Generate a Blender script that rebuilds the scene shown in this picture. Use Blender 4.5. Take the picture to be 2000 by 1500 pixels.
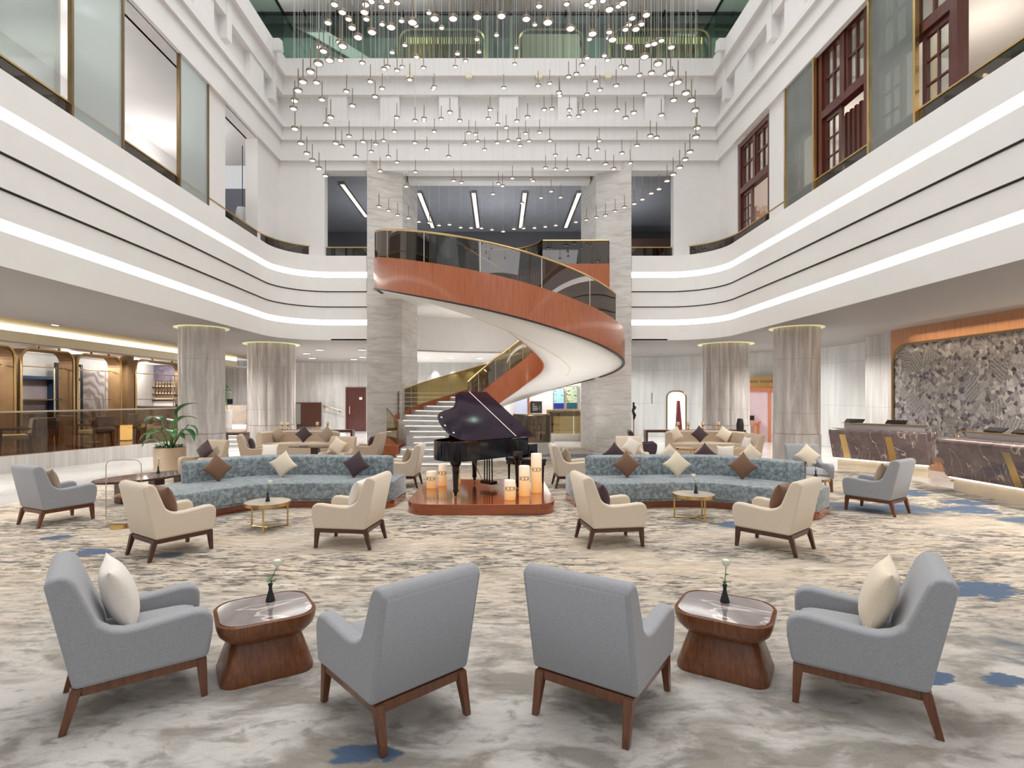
import bpy, bmesh, math, random
from mathutils import Vector, Matrix, Euler
random.seed(7)
S = bpy.context.scene
COL = S.collection
PI = math.pi
for o in list(bpy.data.objects): bpy.data.objects.remove(o)

# ------------------------------------------------------------------ camera
cam_d = bpy.data.cameras.new('camera'); cam = bpy.data.objects.new('camera', cam_d); COL.objects.link(cam)
cam.location = (0, 0, 1.8); cam.rotation_euler = (PI/2, 0, 0)
cam_d.sensor_fit = 'HORIZONTAL'; cam_d.sensor_width = 36; cam_d.lens = 19.12
cam_d.shift_x = 0.0125; cam_d.shift_y = 0.0125; cam_d.clip_end = 200
S.camera = cam
# ------------------------------------------------------------------ world, exposure
W = bpy.data.worlds.new('world'); S.world = W; W.use_nodes = True
W.node_tree.nodes['Background'].inputs[0].default_value = (0.98, 0.99, 1.0, 1)
W.node_tree.nodes['Background'].inputs[1].default_value = 0.62
S.view_settings.view_transform = 'Standard'; S.view_settings.look = 'None'
S.view_settings.gamma = 1.0; S.view_settings.use_curve_mapping = False
S.view_settings.exposure = 0.0
def lamp(kind, name, loc, energy, color=(1, .96, .9), rot=(0, 0, 0), size=None, sy=None, spot=None, blend=.6, radius=.04):
    d = bpy.data.lights.new(name, kind); d.energy = energy; d.color = color
    if kind == 'AREA':
        d.shape = 'RECTANGLE'; d.size = size; d.size_y = sy or size
    else: d.shadow_soft_size = radius
    if spot: d.spot_size = spot; d.spot_blend = blend
    o = bpy.data.objects.new(name, d); o.location = loc; o.rotation_euler = rot; COL.objects.link(o); return o
# unseen area fills, added overhead and in front to light the atrium
sk = lamp('AREA', 'overhead_fill', (0, 9.5, 17.4), 1020, (1, .99, .985), size=11, sy=13); sk.data.spread = 2.0
lamp('AREA', 'front_fill', (0, 0.0, 9.0), 190, (1, .98, .97), rot=(math.radians(35), 0, 0), size=9, sy=4)

# ------------------------------------------------------------------ materials
MATS = {}
class NT:
    def __init__(s, name):
        s.m = bpy.data.materials.new(name); s.m.use_nodes = True
        s.t = s.m.node_tree; s.b = s.t.nodes['Principled BSDF']; s.out = s.t.nodes['Material Output']
        MATS[name] = s.m
        s.tc = s.t.nodes.new('ShaderNodeTexCoord')
    def n(s, ty, **kw):
        x = s.t.nodes.new('ShaderNode' + ty)
        for k, v in kw.items():
            if k.startswith('i_'):
                key = k[2:].replace('_', ' ')
                x.inputs[key].default_value = v
            else: setattr(x, k, v)
        return x
    def l(s, a, b): s.t.links.new(a, b)
    def mapc(s, scale=(1, 1, 1), rot=(0, 0, 0), loc=(0, 0, 0), src='Object'):
        m = s.n('Mapping'); m.inputs['Scale'].default_value = scale; m.inputs['Rotation'].default_value = rot
        m.inputs['Location'].default_value = loc
        s.l(s.tc.outputs[src], m.inputs[0]); return m.outputs[0]
    def noise(s, vec, scale=5, detail=4, rough=.5, dist=0):
        x = s.n('TexNoise'); x.inputs['Scale'].default_value = scale; x.inputs['Detail'].default_value = detail
        x.inputs['Roughness'].default_value = rough; x.inputs['Distortion'].default_value = dist
        s.l(vec, x.inputs['Vector']); return x.outputs['Fac']
    def ramp(s, fac, stops, interp='LINEAR'):
        r = s.n('ValToRGB'); r.color_ramp.interpolation = interp
        e = r.color_ramp.elements
        while len(e) < len(stops): e.new(.5)
        for el, (p, c) in zip(e, stops):
            el.position = p; el.color = (c[0], c[1], c[2], 1) if len(c) == 3 else c
        s.l(fac, r.inputs[0]); return r.outputs[0]
    def mix(s, f, a, b, mode='MIX'):
        x = s.n('MixRGB', blend_type=mode)
        for i, v in ((0, f), (1, a), (2, b)):
            if isinstance(v, (int, float)): x.inputs[i].default_value = v
            elif isinstance(v, tuple): x.inputs[i].default_value = (*v, 1)
            else: s.l(v, x.inputs[i])
        return x.outputs[0]
    def math(s, op, a, b=None, c=None):
        x = s.n('Math', operation=op)
        for i, v in enumerate((a, b, c)):
            if v is None: continue
            if isinstance(v, (int, float)): x.inputs[i].default_value = v
            else: s.l(v, x.inputs[i])
        return x.outputs[0]
    def sep(s, vec):
        x = s.n('SeparateXYZ'); s.l(vec, x.inputs[0]); return x.outputs
    def bump(s, h, strength=.2, dist=.01):
        x = s.n('Bump'); x.inputs['Strength'].default_value = strength; x.inputs['Distance'].default_value = dist
        s.l(h, x.inputs['Height']); s.l(x.outputs[0], s.b.inputs['Normal'])
    def set(s, color=None, rough=.5, metal=0, spec=None, coat=0, sheen=0, trans=0, ior=None):
        if color is not None:
            if isinstance(color, tuple): s.b.inputs['Base Color'].default_value = (*color, 1)
            else: s.l(color, s.b.inputs['Base Color'])
        s.b.inputs['Roughness'].default_value = rough; s.b.inputs['Metallic'].default_value = metal
        if spec is not None: s.b.inputs['Specular IOR Level'].default_value = spec
        s.b.inputs['Coat Weight'].default_value = coat; s.b.inputs['Coat Roughness'].default_value = .08
        s.b.inputs['Sheen Weight'].default_value = sheen
        return s.m
def simple(name, c, rough=.5, metal=0, var=.06, scale=3, coat=0, spec=None, bump=0, bscale=80, sheen=0):
    t = NT(name); v = t.mapc()
    a = tuple(max(0, x*(1-var)) for x in c); b = tuple(min(1, x*(1+var)) for x in c)
    t.set(t.ramp(t.noise(v, scale, 3), [(.3, a), (.7, b)]), rough, metal, spec, coat, sheen)
    if bump: t.bump(t.noise(v, bscale, 2), bump, .004)
    return t.m
def emis(name, c, st, sample=False):
    t = NT(name); t.b.inputs['Base Color'].default_value = (*c, 1)
    t.b.inputs['Emission Color'].default_value = (*c, 1); t.b.inputs['Emission Strength'].default_value = st
    if not sample: t.m.cycles.emission_sampling = 'NONE'
    return t.m
def glass(name, tint, refl=.12, rough=.02, diff=0.0, dcol=(1, 1, 1)):
    t = NT(name)
    tr = t.n('BsdfTransparent'); tr.inputs[0].default_value = (*tint, 1)
    gl = t.n('BsdfGlossy'); gl.inputs['Roughness'].default_value = rough; gl.inputs[0].default_value = (.9, .9, .9, 1)
    fr = t.n('Fresnel'); fr.inputs[0].default_value = 1.45
    f = t.math('ADD', t.math('MULTIPLY', fr.outputs[0], .42), refl*.3)
    mx = t.n('MixShader'); t.l(f, mx.inputs[0]); t.l(tr.outputs[0], mx.inputs[1]); t.l(gl.outputs[0], mx.inputs[2])
    last = mx.outputs[0]
    if diff:
        df = t.n('BsdfDiffuse'); df.inputs[0].default_value = (*dcol, 1)
        tl = t.n('BsdfTranslucent'); tl.inputs[0].default_value = (*dcol, 1)
        m0 = t.n('MixShader'); m0.inputs[0].default_value = .5; t.l(df.outputs[0], m0.inputs[1]); t.l(tl.outputs[0], m0.inputs[2])
        m2 = t.n('MixShader'); m2.inputs[0].default_value = diff; t.l(last, m2.inputs[1]); t.l(m0.outputs[0], m2.inputs[2]); last = m2.outputs[0]
    t.l(last, t.out.inputs[0]); return t.m
def wood(name, c1, c2, axis='z', rough=.3, sc=1.0, coat=.3):
    t = NT(name); k = dict(x=(1.2, 26, 26), y=(26, 1.2, 26), z=(26, 26, 1.2))[axis]
    v = t.mapc(tuple(x*sc for x in k)); n1 = t.noise(v, 1.6, 4, .6, .3)
    n2 = t.noise(t.mapc((.8, .8, .8)), 1.5, 2)
    c = t.ramp(n1, [(.3, c1), (.72, c2)])
    c = t.mix(t.math('MULTIPLY', n2, .25), c, tuple(x*.7 for x in c1))
    return t.set(c, rough, coat=coat)
plaster = simple('white_plaster', (.80, .775, .76), .75, var=.015)
plaster_b = simple('balcony_plaster', (.83, .815, .79), .6, var=.012)
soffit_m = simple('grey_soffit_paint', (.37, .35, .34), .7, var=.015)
cream = simple('cream_paint', (.80, .74, .58), .6, var=.02)
goldceil = simple('gold_ceiling_paint', (.42, .34, .17), .4, .3, var=.08)
bluegrey = simple('blue_grey_ceiling_paint', (.33, .345, .375), .5, var=.05)
darkroom = simple('dark_panelling', (.035, .033, .042), .35, var=.3)
darkblue = simple('dark_blue_wall', (.03, .035, .09), .35, var=.4)
slate = simple('slate_wall', (.22, .23, .27), .6, var=.05)
brass = simple('brushed_brass', (.72, .50, .22), .28, 1.0, var=.08)
nickel = simple('satin_champagne_metal', (.66, .60, .50), .3, 1.0, var=.05)
bronze = simple('bronze_metal', (.27, .19, .10), .35, .9, var=.1)
bronze_l = simple('light_bronze_panel', (.22, .13, .06), .42, .5, var=.12)
blackgap = simple('black_shade_and_trim', (.02, .017, .015), .6)  # black for real trims and for the balcony grooves' painted shade
blackmetal = simple('black_metal', (.02, .02, .022), .35, .3)
blackvase = simple('matt_black_ceramic', (.012, .012, .016), .45)
lacquer = NT('black_piano_lacquer').set((.006, .005, .008), .06, spec=.35, coat=.25)
lacq_lid = NT('aubergine_black_lacquer').set((.020, .010, .021), .12, spec=.25)
ledm = emis('warm_white_led', (1, .98, .94), 2.8, True)
stepled = emis('step_led', (1, .98, .95), 1.15)
covem = emis('warm_cove_light', (1, .88, .62), 1.9, True)
coveg = emis('yellow_green_cove_light', (.95, .93, .55), .32)
bright = emis('bright_diffuser', (1, .98, .95), 5)
lampglow = emis('pendant_diffuser', (1, .98, .96), 1.25)
rimm = simple('dark_bronze_rim', (.26, .21, .16), .35, .8)
dl_glow = emis('downlight_diffuser', (1, .97, .9), 6)
clear = glass('clear_glass', (.93, .97, .95))
greenglass = glass('green_tinted_glass', (.74, .88, .81), .12)
smoke = glass('smoky_bronze_glass', (.30, .255, .20), .3)
ambg = glass('amber_tinted_glass', (.58, .50, .30), .35)
frost = glass('frosted_screen_glass', (.72, .78, .77), .2, .25, .5, (.84, .88, .87))
frost_d = glass('frosted_grey_screen_glass', (.72, .76, .74), .2, .2, .18, (.72, .75, .74))
fasciaw = wood('sapele_red_brown_veneer', (.36, .090, .030), (.52, .158, .058), 'z', .32)
plinthw = wood('polished_red_brown_wood', (.25, .045, .008), (.38, .088, .018), 'x', .13, .6, .8)
walnut = wood('walnut', (.105, .034, .014), (.20, .072, .028), 'z', .3)
walnut_t = wood('table_walnut', (.115, .036, .013), (.25, .09, .03), 'z', .3, 1.3, .08)
darkwood = wood('dark_wood', (.055, .018, .012), (.10, .032, .02), 'z', .35)
windoww = wood('mahogany_window_wood', (.07, .012, .009), (.13, .028, .018), 'z', .3)
orangew = wood('orange_wood', (.50, .16, .06), (.62, .24, .10), 'z', .4)
def fabric(name, c, c2, sc=220, sheen=.25, mot=0, rough=.9):
    t = NT(name); v = t.mapc(); n = t.noise(v, sc, 2, .7)
    col = t.ramp(n, [(.3, c), (.7, c2)])
    if mot:
        m = t.noise(v, mot, 5, .7, .3)
        col = t.mix(t.ramp(m, [(.42, (0, 0, 0)), (.62, (1, 1, 1))]), col, tuple(min(1, x*1.9) for x in c2))
    t.set(col, rough, sheen=sheen); t.bump(n, .25, .002); return t.m
greyf = fabric('grey_wool_fabric', (.245, .25, .268), (.365, .37, .392))
ivoryf = fabric('ivory_wool_fabric', (.60, .50, .385), (.76, .66, .53))
beigef = fabric('beige_fabric', (.45, .34, .245), (.58, .46, .34))
bluev = fabric('blue_grey_crushed_velvet', (.082, .105, .115), (.165, .195, .208), 160, .5, 17, .6)
pil_iv = fabric('ivory_cushion_fabric', (.66, .555, .415), (.82, .715, .57))
pil_wh = fabric('white_cushion_fabric', (.72, .66, .58), (.86, .81, .74))
pil_br = fabric('brown_cushion_fabric', (.14, .07, .04), (.21, .11, .065))
pil_dk = fabric('dark_plum_cushion_fabric', (.045, .026, .032), (.08, .048, .055))
pil_ta = fabric('taupe_cushion_fabric', (.30, .22, .15), (.42, .33, .24))
darkf = fabric('dark_aubergine_fabric', (.05, .03, .045), (.08, .05, .07))
def streak(name, base, dark, sx=7, sz=.25, rough=.35, hj=1.5, vj=.9):
    t = NT(name); v = t.mapc((sx, sx, sz)); n1 = t.noise(v, 1.1, 6, .62, .8)
    n2 = t.noise(t.mapc((sx*4, sx*4, sz*2)), 1.2, 3, .6)
    c = t.ramp(n1, [(.30, dark), (.5, tuple((a+b)/2 for a, b in zip(base, dark))), (.64, base)])
    c = t.mix(t.math('MULTIPLY', n2, .28), c, tuple(x*.62 for x in base))
    z = t.sep(t.tc.outputs['Object'])
    if hj:
        fz = t.math('FRACT', t.math('DIVIDE', z[2], hj)); j = t.math('LESS_THAN', fz, .006)
        c = t.mix(t.math('MULTIPLY', j, .5), c, (.12, .11, .10))
    t.set(c, rough); return t.m
stonewall = streak('vertical_grain_stone', (.68, .665, .64), (.40, .385, .37), 4, .3)
stone_r = streak('pale_green_grey_stone', (.78, .79, .77), (.60, .60, .59), 3.5, .22)
podiumst = streak('white_podium_stone', (.70, .68, .66), (.50, .475, .46), 7, .3, .3, 0)
fluted = streak('fluted_column_marble', (.74, .705, .68), (.40, .35, .32), 5, .55, .32, 1.38)
def veined(name, base, dark, rot, hj=1.55, rough=.25, sc=1.0, stretch=6):
    t = NT(name)
    v = t.mapc((1.1*sc, 1.1*sc, stretch*sc), rot); n1 = t.noise(v, 1.0, 7, .65, 1.2)
    v2 = t.mapc((2.2*sc, 2.2*sc, 22*sc), rot, (3, 1, 2)); n2 = t.noise(v2, 1.0, 4, .6, .6)
    c = t.ramp(n1, [(.26, dark), (.46, tuple((a*2+b)/3 for a, b in zip(base, dark))), (.62, base)])
    c = t.mix(t.math('MULTIPLY', t.ramp(n2, [(.5, (0, 0, 0)), (.75, (1, 1, 1))]), .35), c, tuple(x*.55 for x in base))
    if hj:
        z = t.sep(t.tc.outputs['Object']); j = t.math('LESS_THAN', t.math('FRACT', t.math('DIVIDE', z[2], hj)), .007)
        c = t.mix(t.math('MULTIPLY', j, .55), c, (.15, .14, .13))
    t.set(c, rough); return t.m
pillar_l = veined('grey_beige_marble', (.68, .645, .60), (.42, .385, .36), (.25, .30, 0))
pillar_r = veined('grey_beige_marble_diagonal', (.72, .69, .65), (.46, .43, .40), (.3, -.45, 0))
whitefl = veined('white_marble_floor', (.80, .79, .77), (.58, .565, .55), (PI/2, 0, 0), 0, .08, .6, 3)
stepmarble = veined('step_marble', (.66, .64, .62), (.34, .31, .30), (.2, .2, .3), 0, .15, 2)
tablemarble = veined('grey_brown_marble', (.225, .185, .18), (.13, .105, .10), (.4, .3, .6), 0, .05, 2)
def tmarb():
    t = NT('table_top_marble'); v = t.mapc((1.5, 1.5, 1.5), (0, 0, .8))
    n = t.noise(v, 1.7, 6, .6, .6); c = t.ramp(n, [(.3, (.15, .12, .12)), (.7, (.26, .215, .21))])
    d = t.math('ABSOLUTE', t.math('SUBTRACT', t.noise(t.mapc((.7, 2.2, 1), (0, 0, .7)), 1.3, 3, .5, .5), .5))
    c = t.mix(t.ramp(d, [(0, (1, 1, 1)), (.012, (0, 0, 0))]), c, (.62, .56, .52))
    t.set(c, .05, coat=.6); return t.m
tabletop_m = tmarb()
def deskm():
    t = NT('purple_brown_desk_marble'); v = t.mapc((1, 1, 1))
    c = t.ramp(t.noise(v, 2.5, 8, .7, .8), [(.3, (.10, .065, .07)), (.55, (.20, .145, .145)), (.75, (.33, .26, .24))])
    d = t.math('ABSOLUTE', t.math('SUBTRACT', t.noise(t.mapc((2.2, 2.2, .35), (0, .15, 0)), 1.5, 3, .5, .8), .5))
    c = t.mix(t.ramp(d, [(0, (1, 1, 1)), (.009, (0, 0, 0))]), c, (.72, .62, .50))
    t.set(c, .1, coat=.5); return t.m
desk_m = deskm()
def agate():
    t = NT('grey_petrified_wood_slab'); v = t.mapc((1, 1, 1))
    w = t.n('TexNoise'); w.inputs['Scale'].default_value = 1.6; w.inputs['Detail'].default_value = 3; t.l(v, w.inputs['Vector'])
    vd = t.mix(.18, v, w.outputs['Color'])
    def vor(scale, out='Color'):
        x = t.n('TexVoronoi'); x.inputs['Scale'].default_value = scale; t.l(vd, x.inputs['Vector']); return x.outputs[out]
    big = vor(3.3); sm = vor(13.0)
    # per-cell rotated banding
    sp = t.sep(v); cs = t.sep(big)
    ang = t.math('MULTIPLY', cs[0], 6.28)
    u = t.math('ADD', t.math('MULTIPLY', sp[1], t.math('COSINE', ang)), t.math('MULTIPLY', sp[2], t.math('SINE', ang)))
    band = t.math('SINE', t.math('ADD', t.math('MULTIPLY', u, 85), t.math('MULTIPLY', t.noise(v, 6, 5, .7), 11)))
    cb = t.ramp(band, [(0, (.22, .21, .212)), (1, (.40, .385, .38))])
    cells = t.ramp(t.sep(sm)[1], [(0, (.07, .06, .08)), (.3, (.23, .21, .22)), (.75, (.40, .38, .37)), (1, (.58, .55, .52))])
    pick = t.math('GREATER_THAN', cs[2], .76)
    c = t.mix(pick, cells, cb)
    x = t.n('TexVoronoi', feature='DISTANCE_TO_EDGE'); x.inputs['Scale'].default_value = 13; t.l(vd, x.inputs['Vector'])
    c = t.mix(t.ramp(x.outputs['Distance'], [(0, (.5, .5, .5)), (.07, (0, 0, 0))]), c, (.50, .47, .45))
    n = t.noise(v, 22, 6, .75); c = t.mix(.42, c, t.ramp(n, [(.35, (.04, .035, .04)), (.65, (.55, .52, .50))]), 'SOFT_LIGHT')
    j = t.math('LESS_THAN', t.math('FRACT', t.math('DIVIDE', t.math('ADD', sp[1], .0), 1.72)), .004)
    c = t.mix(t.math('MULTIPLY', j, .4), c, (.1, .1, .1))
    t.set(c, .12); return t.m
agate_m = agate()
def carpet_mat():
    t = NT('mottled_cream_grey_carpet'); v = t.mapc((1, 1, 1)); sp = t.sep(v)
    base = t.ramp(t.noise(t.mapc((.5, .9, 1)), 1.1, 4, .6), [(.35, (.50, .435, .355)), (.65, (.62, .50, .375))])
    near = t.ramp(t.math('DIVIDE', sp[1], 20.0), [(.17, (1, 1, 1)), (.27, (0, 0, 0))])
    farm = t.math('SUBTRACT', 1.0, t.math('MULTIPLY', near, .85))
    base = t.mix(near, base, (.50, .475, .445))
    sb = t.noise(t.mapc((1.1, 2.0, 1), loc=(3, 3, 0)), 1.5, 4, .58, .5)
    base = t.mix(t.math('MULTIPLY', t.ramp(sb, [(.47, (0, 0, 0)), (.60, (1, 1, 1))]), t.math('MULTIPLY', near, .9)), base, (.22, .195, .165))
    sb2 = t.noise(t.mapc((3.2, 5.5, 1), loc=(6, 2, 0)), 1.5, 4, .6, .4)
    base = t.mix(t.math('MULTIPLY', t.ramp(sb2, [(.55, (0, 0, 0)), (.66, (1, 1, 1))]), t.math('MULTIPLY', near, .6)), base, (.15, .135, .12))
    clus = t.ramp(t.noise(t.mapc((.42, .75, 1), loc=(5, 5, 0)), 1.15, 3, .5, .3), [(.38, (.2, .2, .2)), (.54, (1, 1, 1))])
    def layer(c, sx, sy, loc, lo, hi, amt, col, g=True, dist=.35):
        n = t.noise(t.mapc((sx, sy, 1), loc=loc), 1.2, 5, .6, dist)
        f = t.math('MULTIPLY', t.ramp(n, [(lo, (0, 0, 0)), (hi, (amt, amt, amt))]), farm)
        if g: f = t.math('MULTIPLY', f, clus)
        return t.mix(f, c, col)
    c = layer(base, 1.5, 3.8, (0, 0, 0), .47, .60, .9, (.25, .22, .18))
    c = layer(c, 2.2, 6.8, (9, 7, 0), .52, .66, .7, (.42, .32, .20), False)
    c = layer(c, 2.4, 7.0, (1, 5, 0), .53, .67, .75, (.72, .655, .56), False)
    c = layer(c, 3.4, 11.5, (4, 2, 0), .52, .60, .95, (.085, .075, .064))
    c = layer(c, 6.0, 20.0, (7, 1, 0), .55, .62, .95, (.06, .055, .048))
    # blue inkblots: a few islands plus the right border
    isl = t.noise(t.mapc((.42, .75, 1), loc=(2.3, 8.1, 0)), 1.0, 5, .55, .5)
    right = t.ramp(t.math('DIVIDE', sp[0], 10.0), [(.15, (0, 0, 0)), (.85, (1, 1, 1))])
    far = t.ramp(t.math('DIVIDE', sp[1], 20.0), [(.45, (0, 0, 0)), (.95, (1, 1, 1))])
    iv = t.math('ADD', isl, t.math('ADD', t.math('MULTIPLY', right, .12), t.math('MULTIPLY', far, .05)))
    blots = None
    for (bx, by, r) in ((-.68, 2.72, .17), (2.75, 3.46, .17), (3.2, 3.44, .16), (3.75, 5.0, .42), (4.4, 5.05, .42), (-4.7, 6.25, .26), (-3.75, 6.15, .2), (3.3, 7.6, .35), (7.4, 8.6, .5), (7.8, 7.6, .4), (7.3, 10.2, .8), (-5.6, 6.9, .2), (7.9, 9.2, .5), (2.0, 16.5, 1.0)):
        d = t.math('ADD', t.math('POWER', t.math('DIVIDE', t.math('SUBTRACT', sp[0], bx), r*1.4), 2.0), t.math('POWER', t.math('DIVIDE', t.math('SUBTRACT', sp[1], by), r*.8), 2.0))
        q = t.math('MAXIMUM', t.math('SUBTRACT', 1.0, d), 0.0)
        blots = q if blots is None else t.math('MAXIMUM', blots, q)
    wob = t.noise(t.mapc((2.2, 4.5, 1)), 1.4, 6, .65, .4)
    bm = t.math('ADD', t.math('MULTIPLY', blots, .42), t.math('MULTIPLY', wob, 1.0))
    iv2 = t.math('MAXIMUM', t.math('MULTIPLY', t.math('SUBTRACT', iv, .655), 1.0), t.math('MULTIPLY', t.math('SUBTRACT', bm, .70), 1.0))
    c = t.mix(t.ramp(iv2, [(0, (0, 0, 0)), (.05, (.75, .75, .75))]), c, (.13, .135, .13))
    c = t.mix(t.ramp(iv2, [(.03, (0, 0, 0)), (.09, (.9, .9, .9))]), c, (.040, .088, .175))
    fib = t.noise(v, 190, 2, .8); c = t.mix(.30, c, t.ramp(fib, [(.3, (.25, .25, .25)), (.7, (.78, .78, .78))]), 'OVERLAY')
    t.set(c, .95, sheen=.15); t.bump(fib, .4, .004); return t.m
carpet_m = carpet_mat()
def flame():
    t = NT('glowing_wax'); sp = t.sep(t.tc.outputs['Generated'])
    c = t.ramp(sp[2], [(0, (1, .50, .16)), (.45, (1, .66, .34)), (1, (.95, .82, .66))])
    t.set(c, .5); t.l(c, t.b.inputs['Emission Color']); t.b.inputs['Emission Strength'].default_value = .30
    t.m.cycles.emission_sampling = 'NONE'; return t.m
wax = flame()
leafm = simple('green_leaf', (.045, .17, .05), .4, var=.5, scale=25)
stemm = simple('green_stem', (.10, .22, .06), .5, var=.2)
rosem = simple('white_rose_petals', (.85, .86, .74), .6, var=.05)
planterm = simple('champagne_planter', (.60, .46, .33), .35, .5, var=.08, scale=1)
wht = simple('white_glossy', (.85, .85, .85), .25)
screenm = simple('dark_screen', (.01, .01, .015), .12)

# ------------------------------------------------------------------ mesh helpers
class MB:
    def __init__(s): s.v = []; s.f = []
    def add(s, vs, fs, M=None):
        b = len(s.v)
        for p in vs:
            p = Vector(p)
            if M is not None: p = M @ p
            s.v.append(p)
        for f in fs: s.f.append([i+b for i in f])
        return s
    def box(s, x0, x1, y0, y1, z0, z1, M=None):
        vs = [(x, y, z) for z in (z0, z1) for y in (y0, y1) for x in (x0, x1)]
        return s.add(vs, [(0, 2, 3, 1), (4, 5, 7, 6), (0, 1, 5, 4), (2, 6, 7, 3), (0, 4, 6, 2), (1, 3, 7, 5)], M)
    def prism(s, poly, z0, z1, M=None):
        n = len(poly)
        a = sum(poly[i][0]*poly[(i+1) % n][1]-poly[(i+1) % n][0]*poly[i][1] for i in range(n))
        if a < 0: poly = poly[::-1]
        vs = [(x, y, z0) for x, y in poly]+[(x, y, z1) for x, y in poly]
        fs = [tuple(range(n))[::-1], tuple(range(n, 2*n))]+[(i, (i+1) % n, n+(i+1) % n, n+i) for i in range(n)]
        return s.add(vs, fs, M)
    def lathe(s, prof, n=24, M=None, cap=True):
        vs = []; fs = []
        for r, z in prof:
            for i in range(n):
                a = 2*PI*i/n; vs.append((r*math.cos(a), r*math.sin(a), z))
        for k in range(len(prof)-1):
            for i in range(n):
                j = (i+1) % n; fs.append((k*n+i, k*n+j, (k+1)*n+j, (k+1)*n+i))
        if cap: fs.append(tuple(range(n))[::-1]); fs.append(tuple(range((len(prof)-1)*n, len(prof)*n)))
        return s.add(vs, fs, M)
    def cone(s, p0, p1, r0, r1=None, n=10):
        r1 = r0 if r1 is None else r1
        p0 = Vector(p0); p1 = Vector(p1); d = p1-p0; q = d.to_track_quat('Z', 'Y').to_matrix().to_4x4()
        return s.lathe([(r0, 0), (r1, d.length)], n, Matrix.Translation(p0) @ q)
    def tube(s, pts, r, n=8, closed=False, up=Vector((0, 0, 1))):
        pts = [Vector(p) for p in pts]; N = len(pts); vs = []; fs = []
        rr = r if isinstance(r, (list, tuple)) else [r]*N
        prev = None
        for i, p in enumerate(pts):
            if closed: t = pts[(i+1) % N]-pts[i-1]
            else: t = pts[min(i+1, N-1)]-pts[max(i-1, 0)]
            t.normalize()
            if prev is None:
                a = up if abs(t.dot(up)) < .9 else Vector((1, 0, 0))
                u = t.cross(a).normalized()
            else: u = (prev-t*prev.dot(t)).normalized()
            prev = u; w = t.cross(u)
            for k in range(n):
                an = 2*PI*k/n; vs.append(p+(u*math.cos(an)+w*math.sin(an))*rr[i])
        for i in range(N if closed else N-1):
            j = (i+1) % N
            for k in range(n):
                l = (k+1) % n; fs.append((i*n+k, i*n+l, j*n+l, j*n+k))
        if not closed: fs.append(tuple(range(n))[::-1]); fs.append(tuple(range((N-1)*n, N*n)))
        return s.add(vs, fs)
    def sweep(s, path, prof, closed=True, capends=True):
        """path [(x,y)], prof [(off,z)]; offset to the right of travel."""
        N = len(path); vs = []; m = len(prof)
        for i, p in enumerate(path):
            a = Vector(path[max(i-1, 0)]); b = Vector(path[min(i+1, N-1)]); c = Vector(p)
            d0 = (c-a).normalized() if i > 0 else (b-c).normalized(); d1 = (b-c).normalized() if i < N-1 else d0
            n0 = Vector((d0.y, -d0.x)); n1 = Vector((d1.y, -d1.x)); n = (n0+n1)
            n = n/max(.3, n.dot(n0)) if n.length > 1e-6 else n0
            for off, z in prof: vs.append((c.x+n.x*off, c.y+n.y*off, z))
        fs = []
        for i in range(N-1):
            for k in range(m if closed else m-1):
                l = (k+1) % m; fs.append((i*m+k, i*m+l, (i+1)*m+l, (i+1)*m+k))
        if closed and capends: fs.append(tuple(range(m))); fs.append(tuple(range((N-1)*m, N*m))[::-1])
        return s.add(vs, fs)
    def grid(s, fn, nu, nv):
        vs = [fn(i/nu, j/nv) for j in range(nv+1) for i in range(nu+1)]
        fs = [(j*(nu+1)+i, j*(nu+1)+i+1, (j+1)*(nu+1)+i+1, (j+1)*(nu+1)+i) for j in range(nv) for i in range(nu)]
        return s.add(vs, fs)
    def build(s, name, mat, parent=None, bevel=0, seg=2, smooth=False, sub=0, mirror=False, loc=None, solid=0, fix=True):
        me = bpy.data.meshes.new(name)
        vs = [(-p.x, p.y, p.z) if mirror else tuple(p) for p in s.v]
        me.from_pydata(vs, [], s.f)
        if fix:
            bm = bmesh.new(); bm.from_mesh(me); bmesh.ops.recalc_face_normals(bm, faces=bm.faces); bm.to_mesh(me); bm.free()
        elif mirror: me.flip_normals()
        me.materials.append(mat)
        o = bpy.data.objects.new(name, me); COL.objects.link(o)
        if parent is not None: o.parent = parent
        if loc: o.location = loc
        if smooth or bevel or sub:
            me.polygons.foreach_set('use_smooth', [True]*len(me.polygons))
        if solid:
            md = o.modifiers.new('s', 'SOLIDIFY'); md.thickness = solid; md.offset = 0
        if bevel:
            md = o.modifiers.new('b', 'BEVEL'); md.width = bevel; md.segments = seg; md.limit_method = 'ANGLE'; md.angle_limit = math.radians(40)
            md.harden_normals = True
        elif smooth and not sub:
            try: me.set_sharp_from_angle(angle=math.radians(42))
            except Exception: pass
        if sub:
            md = o.modifiers.new('u', 'SUBSURF'); md.levels = sub; md.render_levels = sub
        return o
def T(x=0, y=0, z=0, rz=0, rx=0, ry=0): return Matrix.Translation((x, y, z)) @ Euler((rx, ry, rz)).to_matrix().to_4x4()
def thing(name, label, cat, loc=(0, 0, 0), rz=0, group=None):
    o = bpy.data.objects.new(name, None); o.empty_display_size = .1; COL.objects.link(o); o.location = loc; o.rotation_euler = (0, 0, rz)
    return tag(o, label, cat, group)
def tag(o, label, cat, group=None):
    o['label'] = label; o['category'] = cat
    if group: o['group'] = group
    return o
def struct(o): o['kind'] = 'structure'; return o
def box(name, mat, x0, x1, y0, y1, z0, z1, parent=None, bevel=0, st=False):
    o = MB().box(x0, x1, y0, y1, z0, z1).build(name, mat, parent, bevel)
    return struct(o) if st else o
def kids(o): return [c for c in bpy.data.objects if c.parent == o]
KID = {}
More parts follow.
